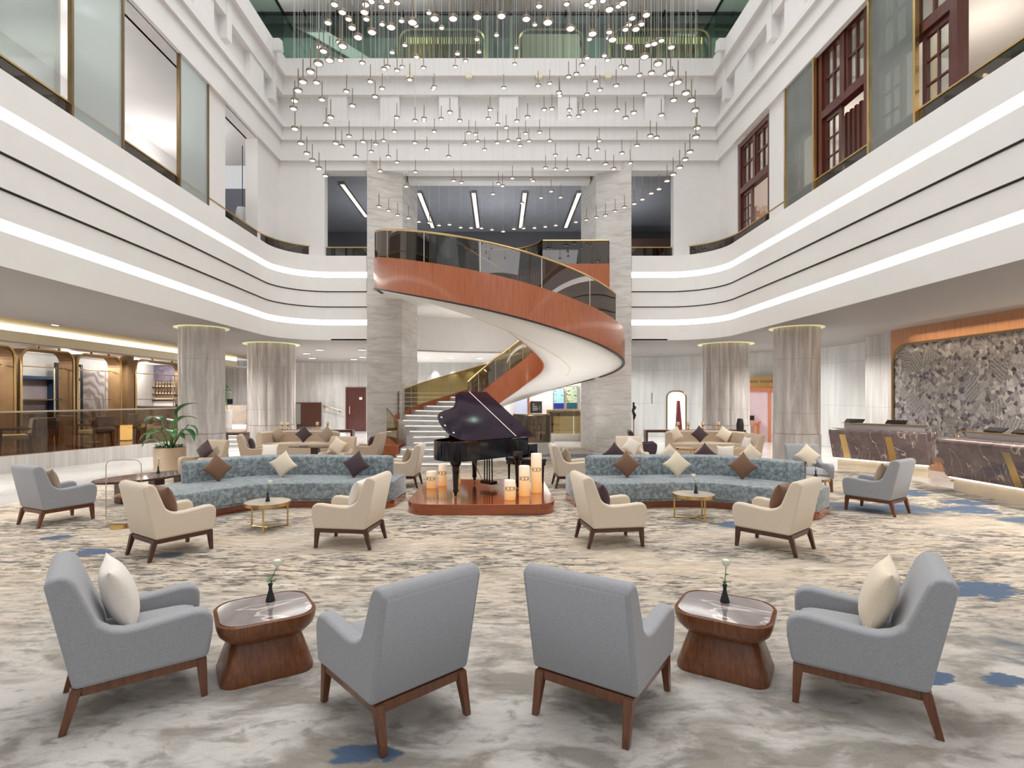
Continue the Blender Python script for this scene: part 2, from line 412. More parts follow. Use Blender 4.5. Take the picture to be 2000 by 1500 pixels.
def dup(root, loc, rz=0, label=None, group=None, rot=None):
    def cp(o, par):
        c = o.copy(); COL.objects.link(c); c.parent = par
        for ch in KID.setdefault(o.name, kids(o)): cp(ch, c)
        return c
    r = root.copy(); COL.objects.link(r); r.location = loc; r.rotation_euler = rot if rot else (0, 0, rz)
    for ch in KID.setdefault(root.name, kids(root)): cp(ch, r)
    if label: r['label'] = label
    if group: r['group'] = group
    return r
USED = set()
def place(proto, loc, rz, label, group=None, rot=None):
    if proto.name in USED: return dup(proto, loc, rz, label, group, rot)
    USED.add(proto.name); KID.setdefault(proto.name, kids(proto))
    proto.location = loc; proto.rotation_euler = rot if rot else (0, 0, rz); proto['label'] = label
    if group: proto['group'] = group
    return proto
def rrect(w, d, r, n=6, cx=0, cy=0, ang=0):
    pts = []
    for (sx, sy, a0) in ((1, 1, 0), (-1, 1, PI/2), (-1, -1, PI), (1, -1, 3*PI/2)):
        for k in range(n+1):
            a = a0+PI/2*k/n; pts.append((sx*(w/2-r)+r*math.cos(a), sy*(d/2-r)+r*math.sin(a)))
    c, s_ = math.cos(ang), math.sin(ang)
    return [(cx+x*c-y*s_, cy+x*s_+y*c) for x, y in pts]
def crom(pts, n=8):
    P = [Vector(p) for p in pts]; out = []
    for i in range(len(P)-1):
        p0 = P[max(i-1, 0)]; p1 = P[i]; p2 = P[i+1]; p3 = P[min(i+2, len(P)-1)]
        for k in range(n):
            t = k/n; out.append(.5*((2*p1)+(p2-p0)*t+(2*p0-5*p1+4*p2-p3)*t*t+(3*p1-p0-3*p2+p3)*t**3))
    out.append(P[-1]); return out
# ================================================================== SETTING
# ---- floor and carpet
box('floor', whitefl, -18, 14, -1.5, 30, -.2, 0, st=True)
tag(MB().prism([(-8.2, -1.5), (-8.2, 11.2), (-6.6, 13.2), (-6.6, 15.2), (6.6, 15.2), (6.6, 13.2), (8.85, 13.0), (8.85, -1.5)], 0, .012).build('carpet', carpet_m), 'large mottled cream and grey lobby carpet with blue ink-like blots', 'carpet')
tag(box('carpet_runner', carpet_m, .2, 3.0, 15.3, 19.6, 0, .012), 'strip of mottled carpet behind the piano by the stair foot', 'carpet')
# ---- balcony ring path (left side; right is mirrored)
def arcpts(cx, cy, r, a0, a1, n=14): return [(cx+r*math.cos(a0+(a1-a0)*i/n), cy+r*math.sin(a0+(a1-a0)*i/n)) for i in range(n+1)]
bpath = [(-6.85, -1.5)]+[(-6.85, y) for y in (4, 9, 13)]+arcpts(-5.35, 15.8, 1.5, PI, PI/2)+[(-4.2, 17.3)]
gpath = [(-7.02, -1.5)]+[(-7.02, y) for y in (4, 9, 13)]+arcpts(-5.35, 15.8, 1.67, PI, PI/2)+[(-4.2, 17.47)]
fprof = [(-.35, 3.6), (0, 3.6), (0, 4.08), (-.07, 4.08), (-.07, 4.25), (0, 4.25), (0, 4.64), (-.06, 4.64), (-.06, 4.67), (.03, 4.67),
         (.03, 5.12), (-.03, 5.12), (-.03, 5.15), (.06, 5.15), (.06, 5.58), (-.01, 5.58), (-.01, 5.76), (.06, 5.76), (.06, 6.27), (-.35, 6.27)]
balc = []
for mir, nm in ((False, 'left'), (True, 'right')):
    b = thing('balcony', 'white stepped mezzanine balcony with two glowing light strips on the %s side of the atrium' % nm, 'balcony', (0, 0, 0))
    MB().sweep(bpath, fprof).build('fascia', plaster_b, b, mirror=mir)
    MB().sweep(bpath, [(-.03, 4.09), (-.03, 4.24), (-.065, 4.24), (-.065, 4.09)]).build('light_strip', ledm, b, mirror=mir)
    MB().sweep(bpath, [(.03, 5.59), (.03, 5.75), (-.005, 5.75), (-.005, 5.59)]).build('light_strip', ledm, b, mirror=mir)
    MB().sweep(bpath, [(.012, 4.643), (.012, 4.667), (-.055, 4.667), (-.055, 4.643)]).build('groove_shade_strip', blackgap, b, mirror=mir)  # black strips fill both grooves in place of their shade
    MB().sweep(bpath, [(.045, 5.123), (.045, 5.147), (-.025, 5.147), (-.025, 5.123)]).build('groove_shade_strip', blackgap, b, mirror=mir)
    MB().sweep(gpath, [(0, 6.27), (.012, 6.27), (.012, 6.58), (0, 6.58)]).build('glass_panel', smoke, b, mirror=mir)
    MB().sweep(gpath, [(-.02, 6.58), (.03, 6.58), (.03, 6.61), (-.02, 6.61)]).build('handrail', brass, b, mirror=mir)
    # ceiling under / floor over
    poly = [(-18, -1.5)]+bpath[:1]+bpath[1:]+[(-4.2, 30), (-18, 30)]
    inner = [(x-.02, y) for x, y in bpath]
    if not mir:
        # cut back for the gold cove ceiling at X < -11.1
        p2 = [(-11.1, -1.5)]+inner+[(-4.2, 28.6), (-11.1, 28.6)]
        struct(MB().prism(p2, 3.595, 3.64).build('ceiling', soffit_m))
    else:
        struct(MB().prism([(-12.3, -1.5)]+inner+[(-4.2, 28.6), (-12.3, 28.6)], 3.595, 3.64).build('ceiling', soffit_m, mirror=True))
    struct(MB().prism([(-14 if not mir else -13, -1.5)]+[(x-.3, y+.3) for x, y in bpath]+[(-4.2, 24.5), (-14 if not mir else -13, 24.5)], 5.5, 5.65).build('floor', darkwood, mirror=mir))
# gold ceiling and cove over the bar
box('ceiling', goldceil, -13.05, -11.05, -1.5, 28.6, 3.74, 3.8, st=True)
box('trim_1', cream, -13.15, -13.0, -1.5, 27, 3.28, 3.56, st=True)
tag(box('cove_light', covem, -13.12, -13.03, -1.5, 27, 3.565, 3.735), 'long warm cove light strip along the bar ceiling', 'cove light')
box('ceiling', plaster, -18, -13.05, -1.5, 28.6, 3.28, 3.36, st=True)
# ---- walls, level 1
struct(MB().box(-18.2, 4.4, 28.5, 28.8, 0, 3.7).build('wall_back', stonewall))
rw = [(4.35, 24.8), (7.0, 24.8), (8.85, 23.6), (10.9, 21.6), (11.8, 20.1), (11.97, 18.4), (11.97, 16.0)]
struct(MB().sweep(rw, [(0, 0), (0, 3.6), (-.2, 3.6), (-.2, 0)]).build('wall_right', stone_r))
struct(MB().box(-18.2, -18, -1.5, 28.6, 0, 3.4).build('wall_left', darkroom))
# white wall behind the stair
struct(MB().box(1.0, 4.35, 24.0, 24.2, 0, 3.7).build('wall_stair', plaster))
struct(MB().box(4.3, 4.5, 24.2, 24.9, 0, 3.7).build('wall_stair', plaster))
# bulkhead behind the stair, ceiling beyond it
bulk = arcpts(0, 16, 6.0, PI-.80, .80, 40)
struct(MB().sweep(bulk, [(0, 3.58), (0, 5.0), (-.12, 5.0), (-.12, 3.58)]).build('wall_bulkhead', plaster))
struct(MB().prism([(-4.2, 28.6), (-4.2, 20.3)]+bulk+[(4.2, 20.3), (4.2, 28.6)], 3.58, 3.63).build('ceiling', plaster))
# ---- level 2 landing slab around the stair opening
Cx, Cy, Ri, Ro = 0.0, 16.0, 1.28, 3.6
def pol(phi, r): a = math.radians(phi); return (Cx-r*math.cos(a), Cy-r*math.sin(a))
KEYS = [(-8, 5.78), (0, 5.78), (15, 5.66), (30, 5.45), (60, 5.0), (90, 4.56), (120, 4.1), (150, 3.72), (180, 3.5), (225, 3.1), (270, 2.42), (300, 1.85), (330, 1.35), (360, .85), (395, .28)]
def hk(phi):
    for (a, ha), (b, hb) in zip(KEYS, KEYS[1:]):
        if phi <= b: t = (phi-a)/(b-a); return ha+(hb-ha)*t
    return KEYS[-1][1]
def hs(phi): return (hk(phi-10)+hk(phi-5)+hk(phi)+hk(phi+5)+hk(min(394.9, phi+10)))/5 if phi > 8 else hk(phi)
inner_back = [pol(a, Ri) for a in range(360, 179, -6)]
slab = [(-3.62, 16.0)]+inner_back+[(1.30, 16.32), (3.3, 16.32), (3.3, 24.4), (-3.62, 24.4)]
struct(MB().prism(slab, 4.95, 5.60).build('floor_landing', plaster_b))
struct(MB().prism([(-4.4, 17.6), (-3.6, 17.6), (-3.6, 24.4), (-4.4, 24.4)], 5.45, 5.62).build('floor_landing', plaster_b))
struct(MB().prism([(4.4, 17.6), (3.3, 17.6), (3.3, 24.4), (4.4, 24.4)], 5.45, 5.62).build('floor_landing', plaster_b))

# ---- spiral stair
st = thing('spiral_staircase', 'sweeping spiral staircase with red-brown wood sides, white underside and smoky glass balustrade', 'staircase', (0, 0, 0))
def ribbon(r, z0f, z1f, a0, a1, th, step=3):
    mb = MB(); n = int((a1-a0)/step)
    for i in range(n+1):
        a = a0+(a1-a0)*i/n; z0 = z0f(a); z1 = z1f(a)
        (x, y), (X, Y) = pol(a, r), pol(a, r+th)
        mb.v += [Vector((x, y, z0)), Vector((x, y, z1)), Vector((X, Y, z1)), Vector((X, Y, z0))]
    for i in range(n):
        for k in range(4): l = (k+1) % 4; mb.f.append([i*4+k, i*4+l, i*4+4+l, i*4+4+k])
    mb.f += [[0, 1, 2, 3], [n*4+3, n*4+2, n*4+1, n*4]]
    return mb
bot = lambda a: max(.02, hs(a)-.83)
ribbon(Ro-.05, bot, hs, -8, 338, .05).build('outer_stringer', fasciaw, st, smooth=True)
ribbon(Ri, bot, hs, 0, 372, .05).build('inner_stringer', fasciaw, st, smooth=True)
ribbon(Ro-.052, lambda a: bot(a)-.03, lambda a: bot(a)+.005, -8, 338, .06).build('edge_trim', blackmetal, st, smooth=True)
# soffit
mb = MB(); N = 120
for i in range(N+1):
    a = -8+(330+8)*i/N
    for k in range(7):
        r = Ri+.04+(Ro-Ri-.08)*k/6; x, y = pol(a, r); dz = .16*math.sin(PI*k/6)
        mb.v.append(Vector((x, y, max(.015, bot(a)+.01-dz*(1 if hs(a) > 1.3 else 0)))))
for i in range(N):
    for k in range(6): mb.f.append([i*7+k, i*7+k+1, i*7+8+k, i*7+7+k])
mb.build('soffit', plaster_b, st, smooth=True, solid=.02, fix=False)
# soffit rib (thin light trim following the underside)
pts = []
for i in range(60):
    a = 60+i*2.2; x, y = pol(a, Ri+.78); pts.append((x, y, bot(a)-.14))
MB().tube(pts, .022, 6).build('soffit_trim', cream, st, smooth=True)
# steps: thick marble treads with lit risers in the lower part
nst = 46; tops = [hs(392*i/nst)-.12 for i in range(nst+1)]
for i in range(nst):
    a0 = 2+390*i/nst; a1 = 2+390*(i+1)/nst+.6
    z = max(.06, hs((a0+a1)/2)-.14)
    ext = 0 if a1 < 335 else -min(.85, (a1-335)*.03)
    poly = [pol(a0, Ri+.04), pol((a0+a1)/2, Ri+.04), pol(a1, Ri+.04), pol(a1, Ro-.05+ext), pol((a0+a1)/2, Ro-.05+ext), pol(a0, Ro-.05+ext)]
    poly = [p for p in poly]
    zb = max(.014, z-.26) if a1 < 300 else (max(.014, z-.30) if a1 < 335 else .014)
    mb = MB().prism(poly, zb, z); mb.build('step', stepmarble, st)
    if a0 > 280:
        ex = pol(a1+.5, Ri+.3), pol(a1+.5, Ro-.25+ext)
        MB().tube([(ex[0][0], ex[0][1], z-.03), (ex[1][0], ex[1][1], z-.03)], .009, 5).build('step_light', stepled, st)
# wide bottom steps facing the lobby
for k in range(3):
    h0 = .16*(3-k)-.05
    MB().box(-2.65-.06*k, -.85+.12*k, 14.55-.30*k, 15.2, .014, h0).build('step', stepmarble, st, bevel=.01)
    MB().box(-2.60-.06*k, -.95+.12*k, 14.53-.30*k, 14.548-.30*k, h0-.045, h0-.028).build('step_light', stepled, st)
# glass balustrades
gh = .70
def glassrun(r, a0, a1, mat, rail_r=.024, posts=None, h=gh, postr=.012):
    ribbon(r, lambda a: hs(a)+.0, lambda a: hs(a)+h, a0, a1, .012).build('glass_balustrade', mat, st, smooth=True)
    pts = []; n = int((a1-a0)/3)
    for i in range(n+1):
        a = a0+(a1-a0)*i/n; x, y = pol(a, r+.006); pts.append((x, y, hs(a)+h+.012))
    MB().tube(pts, rail_r, 8).build('handrail', brass, st, smooth=True)
    for a in (posts or []):
        x, y = pol(a, r+.006); MB().cone((x, y, hs(a)-.02), (x, y, hs(a)+h), postr).build('baluster', nickel, st)
glassrun(Ro-.04, 14, 148, smoke, posts=(14, 37, 60, 83, 106, 128, 148))
glassrun(Ri+.02, 8, 120, smoke, posts=(20, 50, 80, 110))
glassrun(Ri+.02, 180, 318, ambg, posts=(195, 215, 235, 255, 275, 300))
glassrun(Ro-.04, 240, 336, ambg, posts=(250, 275, 300, 325), rail_r=.018)
# inner handrail fixed on the glass
pts = []
for i in range(40):
    a = 185+i*3.3; x, y = pol(a, Ri+.10); pts.append((x, y, hs(a)+.45))
MB().tube(pts, .016, 6).build('handrail', bronze, st, smooth=True)
# landing edge: wood upstand + glass on level 2 opening
lip = [pol(a, Ri) for a in range(352, 181, -6)]+[(1.30, 16.25), (3.3, 16.25)]
MB().sweep(lip, [(0, 4.93), (0, 5.78), (-.05, 5.78), (-.05, 4.93)]).build('landing_fascia', fasciaw, st, smooth=True)
MB().sweep(lip, [(-.02, 5.78), (-.02, 6.46), (-.032, 6.46), (-.032, 5.78)]).build('glass_balustrade', smoke, st, smooth=True)
MB().tube([(x, y, 6.47) for x, y in lip], .022, 8).build('handrail', brass, st, smooth=True)

# wood newel wedge with glass wing at the stair foot
wz = thing('stair_newel_block', 'faceted red-brown wood block with a bronze glass wing at the foot of the stair', 'newel block', (-3.05, 15.7, 0))
mb = MB(); vs = [(-.55, -.45, .014), (.3, -.45, .014), (.3, .6, .014), (-.55, .6, .014), (-.5, -.4, .46), (.22, -.4, .42), (.25, .6, .46), (-.3, .6, .66)]
mb.add(vs, [(0, 1, 2, 3), (4, 5, 6, 7), (0, 1, 5, 4), (1, 2, 6, 5), (2, 3, 7, 6), (3, 0, 4, 7)]).build('wood_base', fasciaw, wz, bevel=.01)
mb = MB().add([(.16, -.25, .45), (-.30, .5, .62), (-.30, .5, 1.42), (.16, -.25, 1.08), (.175, -.24, .45), (-.285, .51, .62), (-.285, .51, 1.42), (.175, -.24, 1.08)],
    [(0, 1, 2, 3), (4, 5, 6, 7), (0, 1, 5, 4), (1, 2, 6, 5), (2, 3, 7, 6), (3, 0, 4, 7)]); mb.build('glass_wing', ambg, wz)
MB().tube([(.17, -.25, .44), (.17, -.25, 1.10), (-.30, .5, 1.44)], .026, 4).build('bronze_frame', bronze, wz)

# curved glass guard near the stair foot right
gu = thing('curved_glass_guard', 'curved smoky glass guard on a stone kerb behind the piano', 'glass guard', (0, 0, 0))
arc = arcpts(1.05, 17.9, .58, PI*1.02, 2*PI*.98, 20)
MB().sweep(arc, [(0, 0), (0, .34), (.16, .34), (.16, 0)]).build('stone_kerb', podiumst, gu, smooth=True)
MB().sweep(arc, [(.06, .34), (.06, 1.2), (.075, 1.2), (.075, .34)]).build('glass_panel', smoke, gu, smooth=True)
MB().tube([(x, y-.06, 1.22) for x, y in arc], .03, 6).build('handrail', bronze, gu, smooth=True)

# ---- big marble pillars
def pillar(mir, mat, side):
    t = thing('marble_pillar', 'tall square %s marble-clad pillar to the %s of the spiral staircase' % ('grey-beige', side), 'pillar', (0, 0, 0))
    P = [(-4.18, 17.2), (-3.13, 17.55), (-2.86, 19.0), (-4.3, 19.0)]
    MB().prism(P, 0, 9.95).build('shaft', mat, t, mirror=mir)
    Q = [(-4.24, 17.12), (-3.07, 17.49), (-2.80, 19.05), (-4.36, 19.05)]
    MB().prism(Q, 9.95, 10.03).build('capital_trim', plaster, t, mirror=mir)
    MB().prism([(-4.1, 17.3), (-3.2, 17.62), (-3.0, 19.0), (-4.2, 19.0)], 10.03, 11.0).build('plaster_head', plaster, t, mirror=mir)
pillar(False, pillar_l, 'left'); pillar(True, pillar_r, 'right')
# extra slim pillar pieces behind right stair
tag(MB().prism([(3.3, 21.3), (3.9, 21.3), (3.9, 22.1), (3.3, 22.1)], 0, 3.575).build('marble_pier', pillar_l), 'slim marble pier behind the big pillar right of the stair', 'pier')

# ---- round reeded columns
def column(x, y, R, label):
    t = thing('round_column', label, 'column', (x, y, 0))
    nf = 14; k = 8
    def ring(R, d):
        pts = []
        for i in range(nf*k):
            u = (i % k)/k; a = 2*PI*i/(nf*k); r = R-d*(abs(2*u-1)**2.2); pts.append((r*math.cos(a), r*math.sin(a)))
        return pts
    MB().prism(ring(R, R*.075), .86, 3.595).build('shaft', fluted, t, smooth=True)
    MB().prism(ring(R*1.025, R*.05), 0, .85).build('base', fluted, t, smooth=True)
    MB().lathe([(R*.97, .85), (R*.97, .861)], 40).build('joint', bronze, t)
    MB().lathe([(R*1.0, 3.575), (R*1.18, 3.575), (R*1.18, 3.594), (R*1.0, 3.594)], 48, cap=False).build('glowing_ceiling_ring', coveg, t)
    return t
column(-7.73, 14.15, .55, 'reeded round marble column beside the leafy planter on the left')
column(-7.74, 18.5, .77, 'reeded round marble column further back on the left, behind the beige sofa group')
column(7.73, 14.15, .55, 'reeded round marble column on the right behind the grey armchair')
column(7.70, 18.5, .76, 'reeded round marble column further back on the right, left of the gold sign')

# ---- upper atrium walls
struct(MB().box(-7.35, -7.0, 13.0, 13.9, 5.6, 9.3).build('wall_left', plaster))
struct(MB().box(-7.35, -7.0, 15.75, 17.3, 5.6, 9.3).build('wall_left', plaster))
struct(MB().box(-7.35, -7.0, -1.5, 17.3, 9.28, 12.35).build('wall_left', plaster))
struct(MB().box(-7.35, -5.55, 17.3, 17.6, 5.6, 9.0).build('wall_back', plaster))
struct(MB().box(5.55, 7.35, 17.3, 17.6, 5.6, 9.0).build('wall_back', plaster))
struct(MB().box(-7.0, 7.0, 17.3, 17.75, 9.0, 12.35).build('wall_back', plaster))
struct(MB().box(-3.0, 3.0, 17.9, 18.3, 8.9, 9.9).build('trim_2', plaster))
struct(MB().box(7.0, 7.35, -1.5, 17.3, 9.45, 12.35).build('wall_right', plaster))
for y0, y1 in ((16.0, 17.3), (13.35, 14.1), (-1.5, -.5)):
    struct(MB().box(7.0, 7.35, y0, y1, 5.6, 9.5).build('wall_right', plaster))
# stepped cornice bands, mitred around the three sides
U = [(-7.0, -1.5), (-7.0, 17.3), (7.0, 17.3), (7.0, -1.5)]
def band(nm, z0, z1, out, mat=plaster): return struct(MB().sweep(U, [(-.02, z0), (out, z0), (out, z1), (-.02, z1)], capends=False).build(nm, mat))
band('trim_3', 9.28, 9.9, .09); band('trim_4', 9.9, 10.28, .16); band('trim_5', 10.28, 10.48, .24)
band('trim_6', 11.30, 11.82, .20); band('trim_7', 11.82, 12.36, .34)
for i in range(6):
    yy = 1.2+i*2.75
    for sx in (-1, 1):
        struct(box('trim_8', plaster, *sorted((sx*7.0, sx*6.84)), yy, yy+.85, 10.48, 11.30))
        struct(box('trim_8', plaster, *sorted((sx*7.0, sx*6.78)), yy+1.35, yy+1.6, 10.75, 12.0))
for xx in (-5.4, -3.75, -1.9, .0, 1.85, 4.6):
    struct(box('trim_8', plaster, xx, xx+.6, 17.14, 17.3, 10.48, 11.30))
# ---- level 3 gallery: ledge, green glass guard, ceilings, screens
U3 = [(-6.72, -1.5), (-6.72, 17.0), (6.72, 17.0), (6.72, -1.5)]
g3 = thing('gallery_glass_guard', 'green-tinted frameless glass guard running around the top gallery', 'glass guard')
MB().sweep(U3, [(0, 12.1), (0, 13.75), (-.015, 13.75), (-.015, 12.1)], capends=False).build('glass_panel', greenglass, g3)
MB().sweep(U3, [(.02, 13.75), (.02, 13.81), (-.05, 13.81), (-.05, 13.75)], capends=False).build('top_rail', blackmetal, g3)
MB().sweep(U3, [(.012, 12.08), (.012, 12.10), (-.03, 12.10), (-.03, 12.08)], capends=False).build('bottom_rail', nickel, g3)
for i in range(13):
    x = -6.1+i*1.02
    MB().box(x, x+.05, 16.9, 17.25, 13.76, 13.83).build('clip', blackmetal, g3)
for x in (-6.78, -5.2, -3.6, -2, 2, 3.6, 5.2, 6.78):
    MB().box(x-.006, x+.006, 17.0, 17.02, 12.1, 13.75).build('joint', blackmetal, g3)
for sx in (-1, 1):
    sp_ = tag(MB().box(-.16, .16, -.14, .14, -.16, .16, T(sx*6.6, 16.1, 12.2, 0, .3)).build('wall_speaker', wht, bevel=.02), 'small white box speaker mounted in the %s upper corner of the atrium' % ('left' if sx < 0 else 'right'), 'speaker')
tag(MB().box(-2.9, -2.7, 16.95, 17.1, 11.75, 11.95).build('wall_box', cream, bevel=.01), 'small cream box on the upper rear wall, leftmost of four', 'wall box')
for k, (x, w) in enumerate(((-1.05, 'second from the left'), (1.15, 'third from the left'), (3.3, 'rightmost'))):
    tag(MB().box(x, x+.2, 16.95, 17.1, 11.75, 11.95).build('wall_box', cream, bevel=.01), 'small cream box on the upper rear wall, %s of four' % w, 'wall box')
struct(MB().box(-12, 12, 17.75, 23, 12.2, 12.35).build('floor_gallery', darkwood))
struct(MB().box(-12, 12, 17.7, 23, 16.6, 16.8).build('ceiling', plaster))
for sx in (-1, 1):
    ss = struct(MB().prism([(-9.6, 17.3), (-8.6, 17.3), (-4.3, 14.6), (-5.0, 14.6)] if sx < 0 else [(-9.0, 17.3), (-8.2, 17.3), (-6.9, 16.0), (-7.6, 15.9)], 0, .12, T(0, 21.45, 0) @ Matrix.Rotation(PI/2, 4, 'X')).build('trim_10', plaster, mirror=(sx > 0)))
struct(MB().box(-12, 12, 20.9, 21.1, 16.15, 16.6).build('trim_9', blackmetal))
struct(MB().box(-12, 12, 21.6, 21.8, 12.3, 16.7).build('wall_gallery', simple('grey_green_gallery_wall', (.19, .21, .20), .5, var=.12)))
struct(MB().box(-9.5, -7.0, -1.5, 17.5, 15.6, 15.8).build('ceiling', plaster)); struct(MB().box(7.0, 9.5, -1.5, 17.5, 15.6, 15.8).build('ceiling', plaster))
struct(MB().box(-9.7, -9.5, -1.5, 17.5, 12.3, 15.7).build('wall_left', plaster)); struct(MB().box(9.5, 9.7, -1.5, 17.5, 12.3, 15.7).build('wall_right', plaster))
# atrium ceiling itself, above the frame, a frame around the added overhead fill
struct(MB().box(-7.2, 7.2, 16.2, 17.6, 17.2, 17.5).build('ceiling', plaster)); struct(MB().box(-7.2, -5.6, -1.5, 16.2, 17.2, 17.5).build('ceiling', plaster)); struct(MB().box(5.6, 7.2, -1.5, 16.2, 17.2, 17.5).build('ceiling', plaster))
# angled white/grey gallery coffers
def gscreen(x0, x1, label, slats=True, mat=bronze):
    t = thing('gallery_screen', label, 'screen', (x0, 21.2, 12.36)); w = x1-x0
    fr = rrect(w, 3.75, .45, 6, w/2, 1.88)
    MB().tube([(x, 0, y) for x, y in fr], .07, 6, True).build('frame', bronze, t, smooth=True)
    if slats:
        random.seed(int(x0*10)+50); mb = MB()
        for i in range(34):
            x = .25+(w-.5)*i/33; j = random.uniform(-.05, .05)
            mb.tube([(x, 0, .1), (x+j, -.03, 1.5), (x-j, .03, 2.7), (x, 0, 3.6)], .03, 4)
        mb.build('twisted_slats', bronze, t)
        MB().box(.2, w-.2, .06, .09, 3.25, 3.5).build('lit_band', emis('screen_light_'+str(int(x0*10)), (.85, .80, .40), .45), t)
    else:
        MB().box(.15, w-.15, .03, .06, .1, 3.6).build('panel', mat, t)
gscreen(-3.9, -.55, 'dark bronze screen of twisted slats on the top gallery, left of the divider')
gscreen(.75, 3.3, 'rounded brown niche panel in the middle of the top gallery', False, simple('taupe_panel', (.30, .235, .17), .5))
gscreen(4.3, 8.2, 'dark bronze screen of twisted slats on the top gallery, at the right')
struct(box('trim_11', nickel, -.5, -.4, 20.0, 20.2, 12.35, 16.6)); struct(box('trim_11', nickel, .38, .48, 20.0, 20.2, 12.35, 16.6))
# ---- level 2 hall behind (blue-grey ceiling with four troughs)
struct(MB().box(-8, 8, 17.7, 24.6, 9.15, 9.3).build('ceiling', bluegrey))
struct(MB().box(-8, 8, 24.4, 24.6, 5.5, 9.2).build('wall_hall', darkroom))
struct(box('trim_12', simple('brown_grey_header', (.10, .10, .11), .5), -8, 8, 24.2, 24.4, 8.0, 9.15))
for i in range(5):
    x = -3.4+i*1.65
    struct(MB().box(x, x+1.1, 24.33, 24.39, 5.7, 7.75).build('window_1', NT('night_glass_%d' % i).set((.02, .025, .05), .03, coat=.5)))
for x, w in ((-2.87, 'first from the left'), (-.92, 'second from the left'), (.92, 'third from the left'), (2.87, 'fourth from the left')):
    t = thing('ceiling_light_trough', 'brushed metal light trough in the dark upper hall ceiling, %s' % w, 'ceiling light', (x, 19.4, 9.13))
    MB().box(-.12, .12, 0, 4.2, -.03, .0).build('trough', nickel, t)
    MB().box(-.07, .07, .1, 4.1, -.036, -.031).build('diffuser', emis('trough_light_'+w[:3], (1, .93, .84), .85), t)
for sx, s in ((-1, 'left'), (1, 'right')):
    if sx > 0: continue
    t = thing('ceiling_light_trough', 'brushed metal light trough seen through the rear opening left of the marble pillar', 'ceiling light', (-5.4, 18.6, 9.13), .0)
    MB().box(-.12, .12, 0, 3.6, -.03, 0).build('trough', nickel, t); MB().box(-.07, .07, .1, 3.5, -.036, -.031).build('diffuser', MATS['trough_light_fir'], t)
# raised dark bulkhead right opening
struct(MB().box(4.3, 8, 22.0, 24.3, 5.6, 8.2).build('wall_hall', wood('dark_brown_panel', (.06, .03, .022), (.10, .055, .04), 'z', .4)))
struct(MB().box(-8, -4.3, 23.9, 24.3, 5.6, 7.6).build('wall_hall', darkblue))

# ---- level 2 left rooms
struct(MB().box(-14, -7.3, -1.5, 17.6, 9.28, 9.4).build('ceiling', plaster))
struct(MB().box(-9.2, -9.0, -1.5, 19.6, 5.65, 7.75).build('wall_left', slate))
struct(MB().box(-10.4, -10.2, -1.5, 19.6, 5.65, 9.28).build('wall_left', plaster))
struct(box('trim_13', plaster, -10.2, -8.95, -1.5, 19.6, 7.75, 7.87))
struct(MB().box(-13.4, -7.4, 19.6, 19.8, 5.6, 9.3).build('wall_left_room', slate))
for y in (3.5, 7.5, 11.5, 15.5): lamp('POINT', 'room_fill', (-9.65, y, 8.02), 45, (1, .99, .97), radius=.05)
for y in (6, 10.5, 15.0): lamp('POINT', 'room_fill', (-8.0, y, 9.0), 7, (.97, .99, 1), radius=.03)  # bare points added to brighten the left rooms
def screen(y0, y1, x, mat, label, zt, fr_m=brass):
    t = thing('glass_screen', label, 'glass screen', (x, (y0+y1)/2, 6.28)); hw = (y1-y0)/2; H = zt-6.28
    MB().box(-.012, .012, -hw+.03, hw-.03, .0, H-.03).build('glass_pane', mat, t)
    MB().box(-.035, .035, -hw, -hw+.05, 0, H).build('frame_post', fr_m, t); MB().box(-.035, .035, hw-.05, hw, 0, H).build('frame_post', fr_m, t)
    MB().box(-.035, .035, -hw+.05, hw-.05, H-.05, H).build('frame_rail', fr_m, t)
screen(8.85, 10.1, -6.99, frost, 'frosted glass screen with bronze edges on the left balcony, nearer of the two', 11.9, bronze)
screen(11.84, 13.05, -6.99, frost, 'frosted glass screen with bronze edges on the left balcony, farther of the two', 9.35, bronze)
tag(MB().box(-7.1, -6.98, 1.0, 8.83, 9.3, 9.33).build('opening_trim', plaster), 'thin white trim over the nearest left mezzanine opening', 'trim')
gl = tag(MB().box(-7.12, -7.10, 1.0, 8.8, 6.58, 9.25).build('mezzanine_glass', glass('pale_window_glass', (.80, .85, .84), .5, .08, .12, (.8, .85, .85))), 'large pale glass pane in the nearest left mezzanine opening', 'glass pane')
tl = thing('pendant_lampshade', 'white oval pendant lampshade hanging in the left mezzanine room', 'lampshade', (-7.35+-.3, 16.2, 6.9))
MB().lathe([(.02, .55), (.15, .52), (.19, .35), (.19, -.0), (.15, -.06)], 20).build('shade', wht, tl, smooth=True); MB().cone((0, 0, .55), (0, 0, 2.38), .012).build('cord', blackmetal, tl)
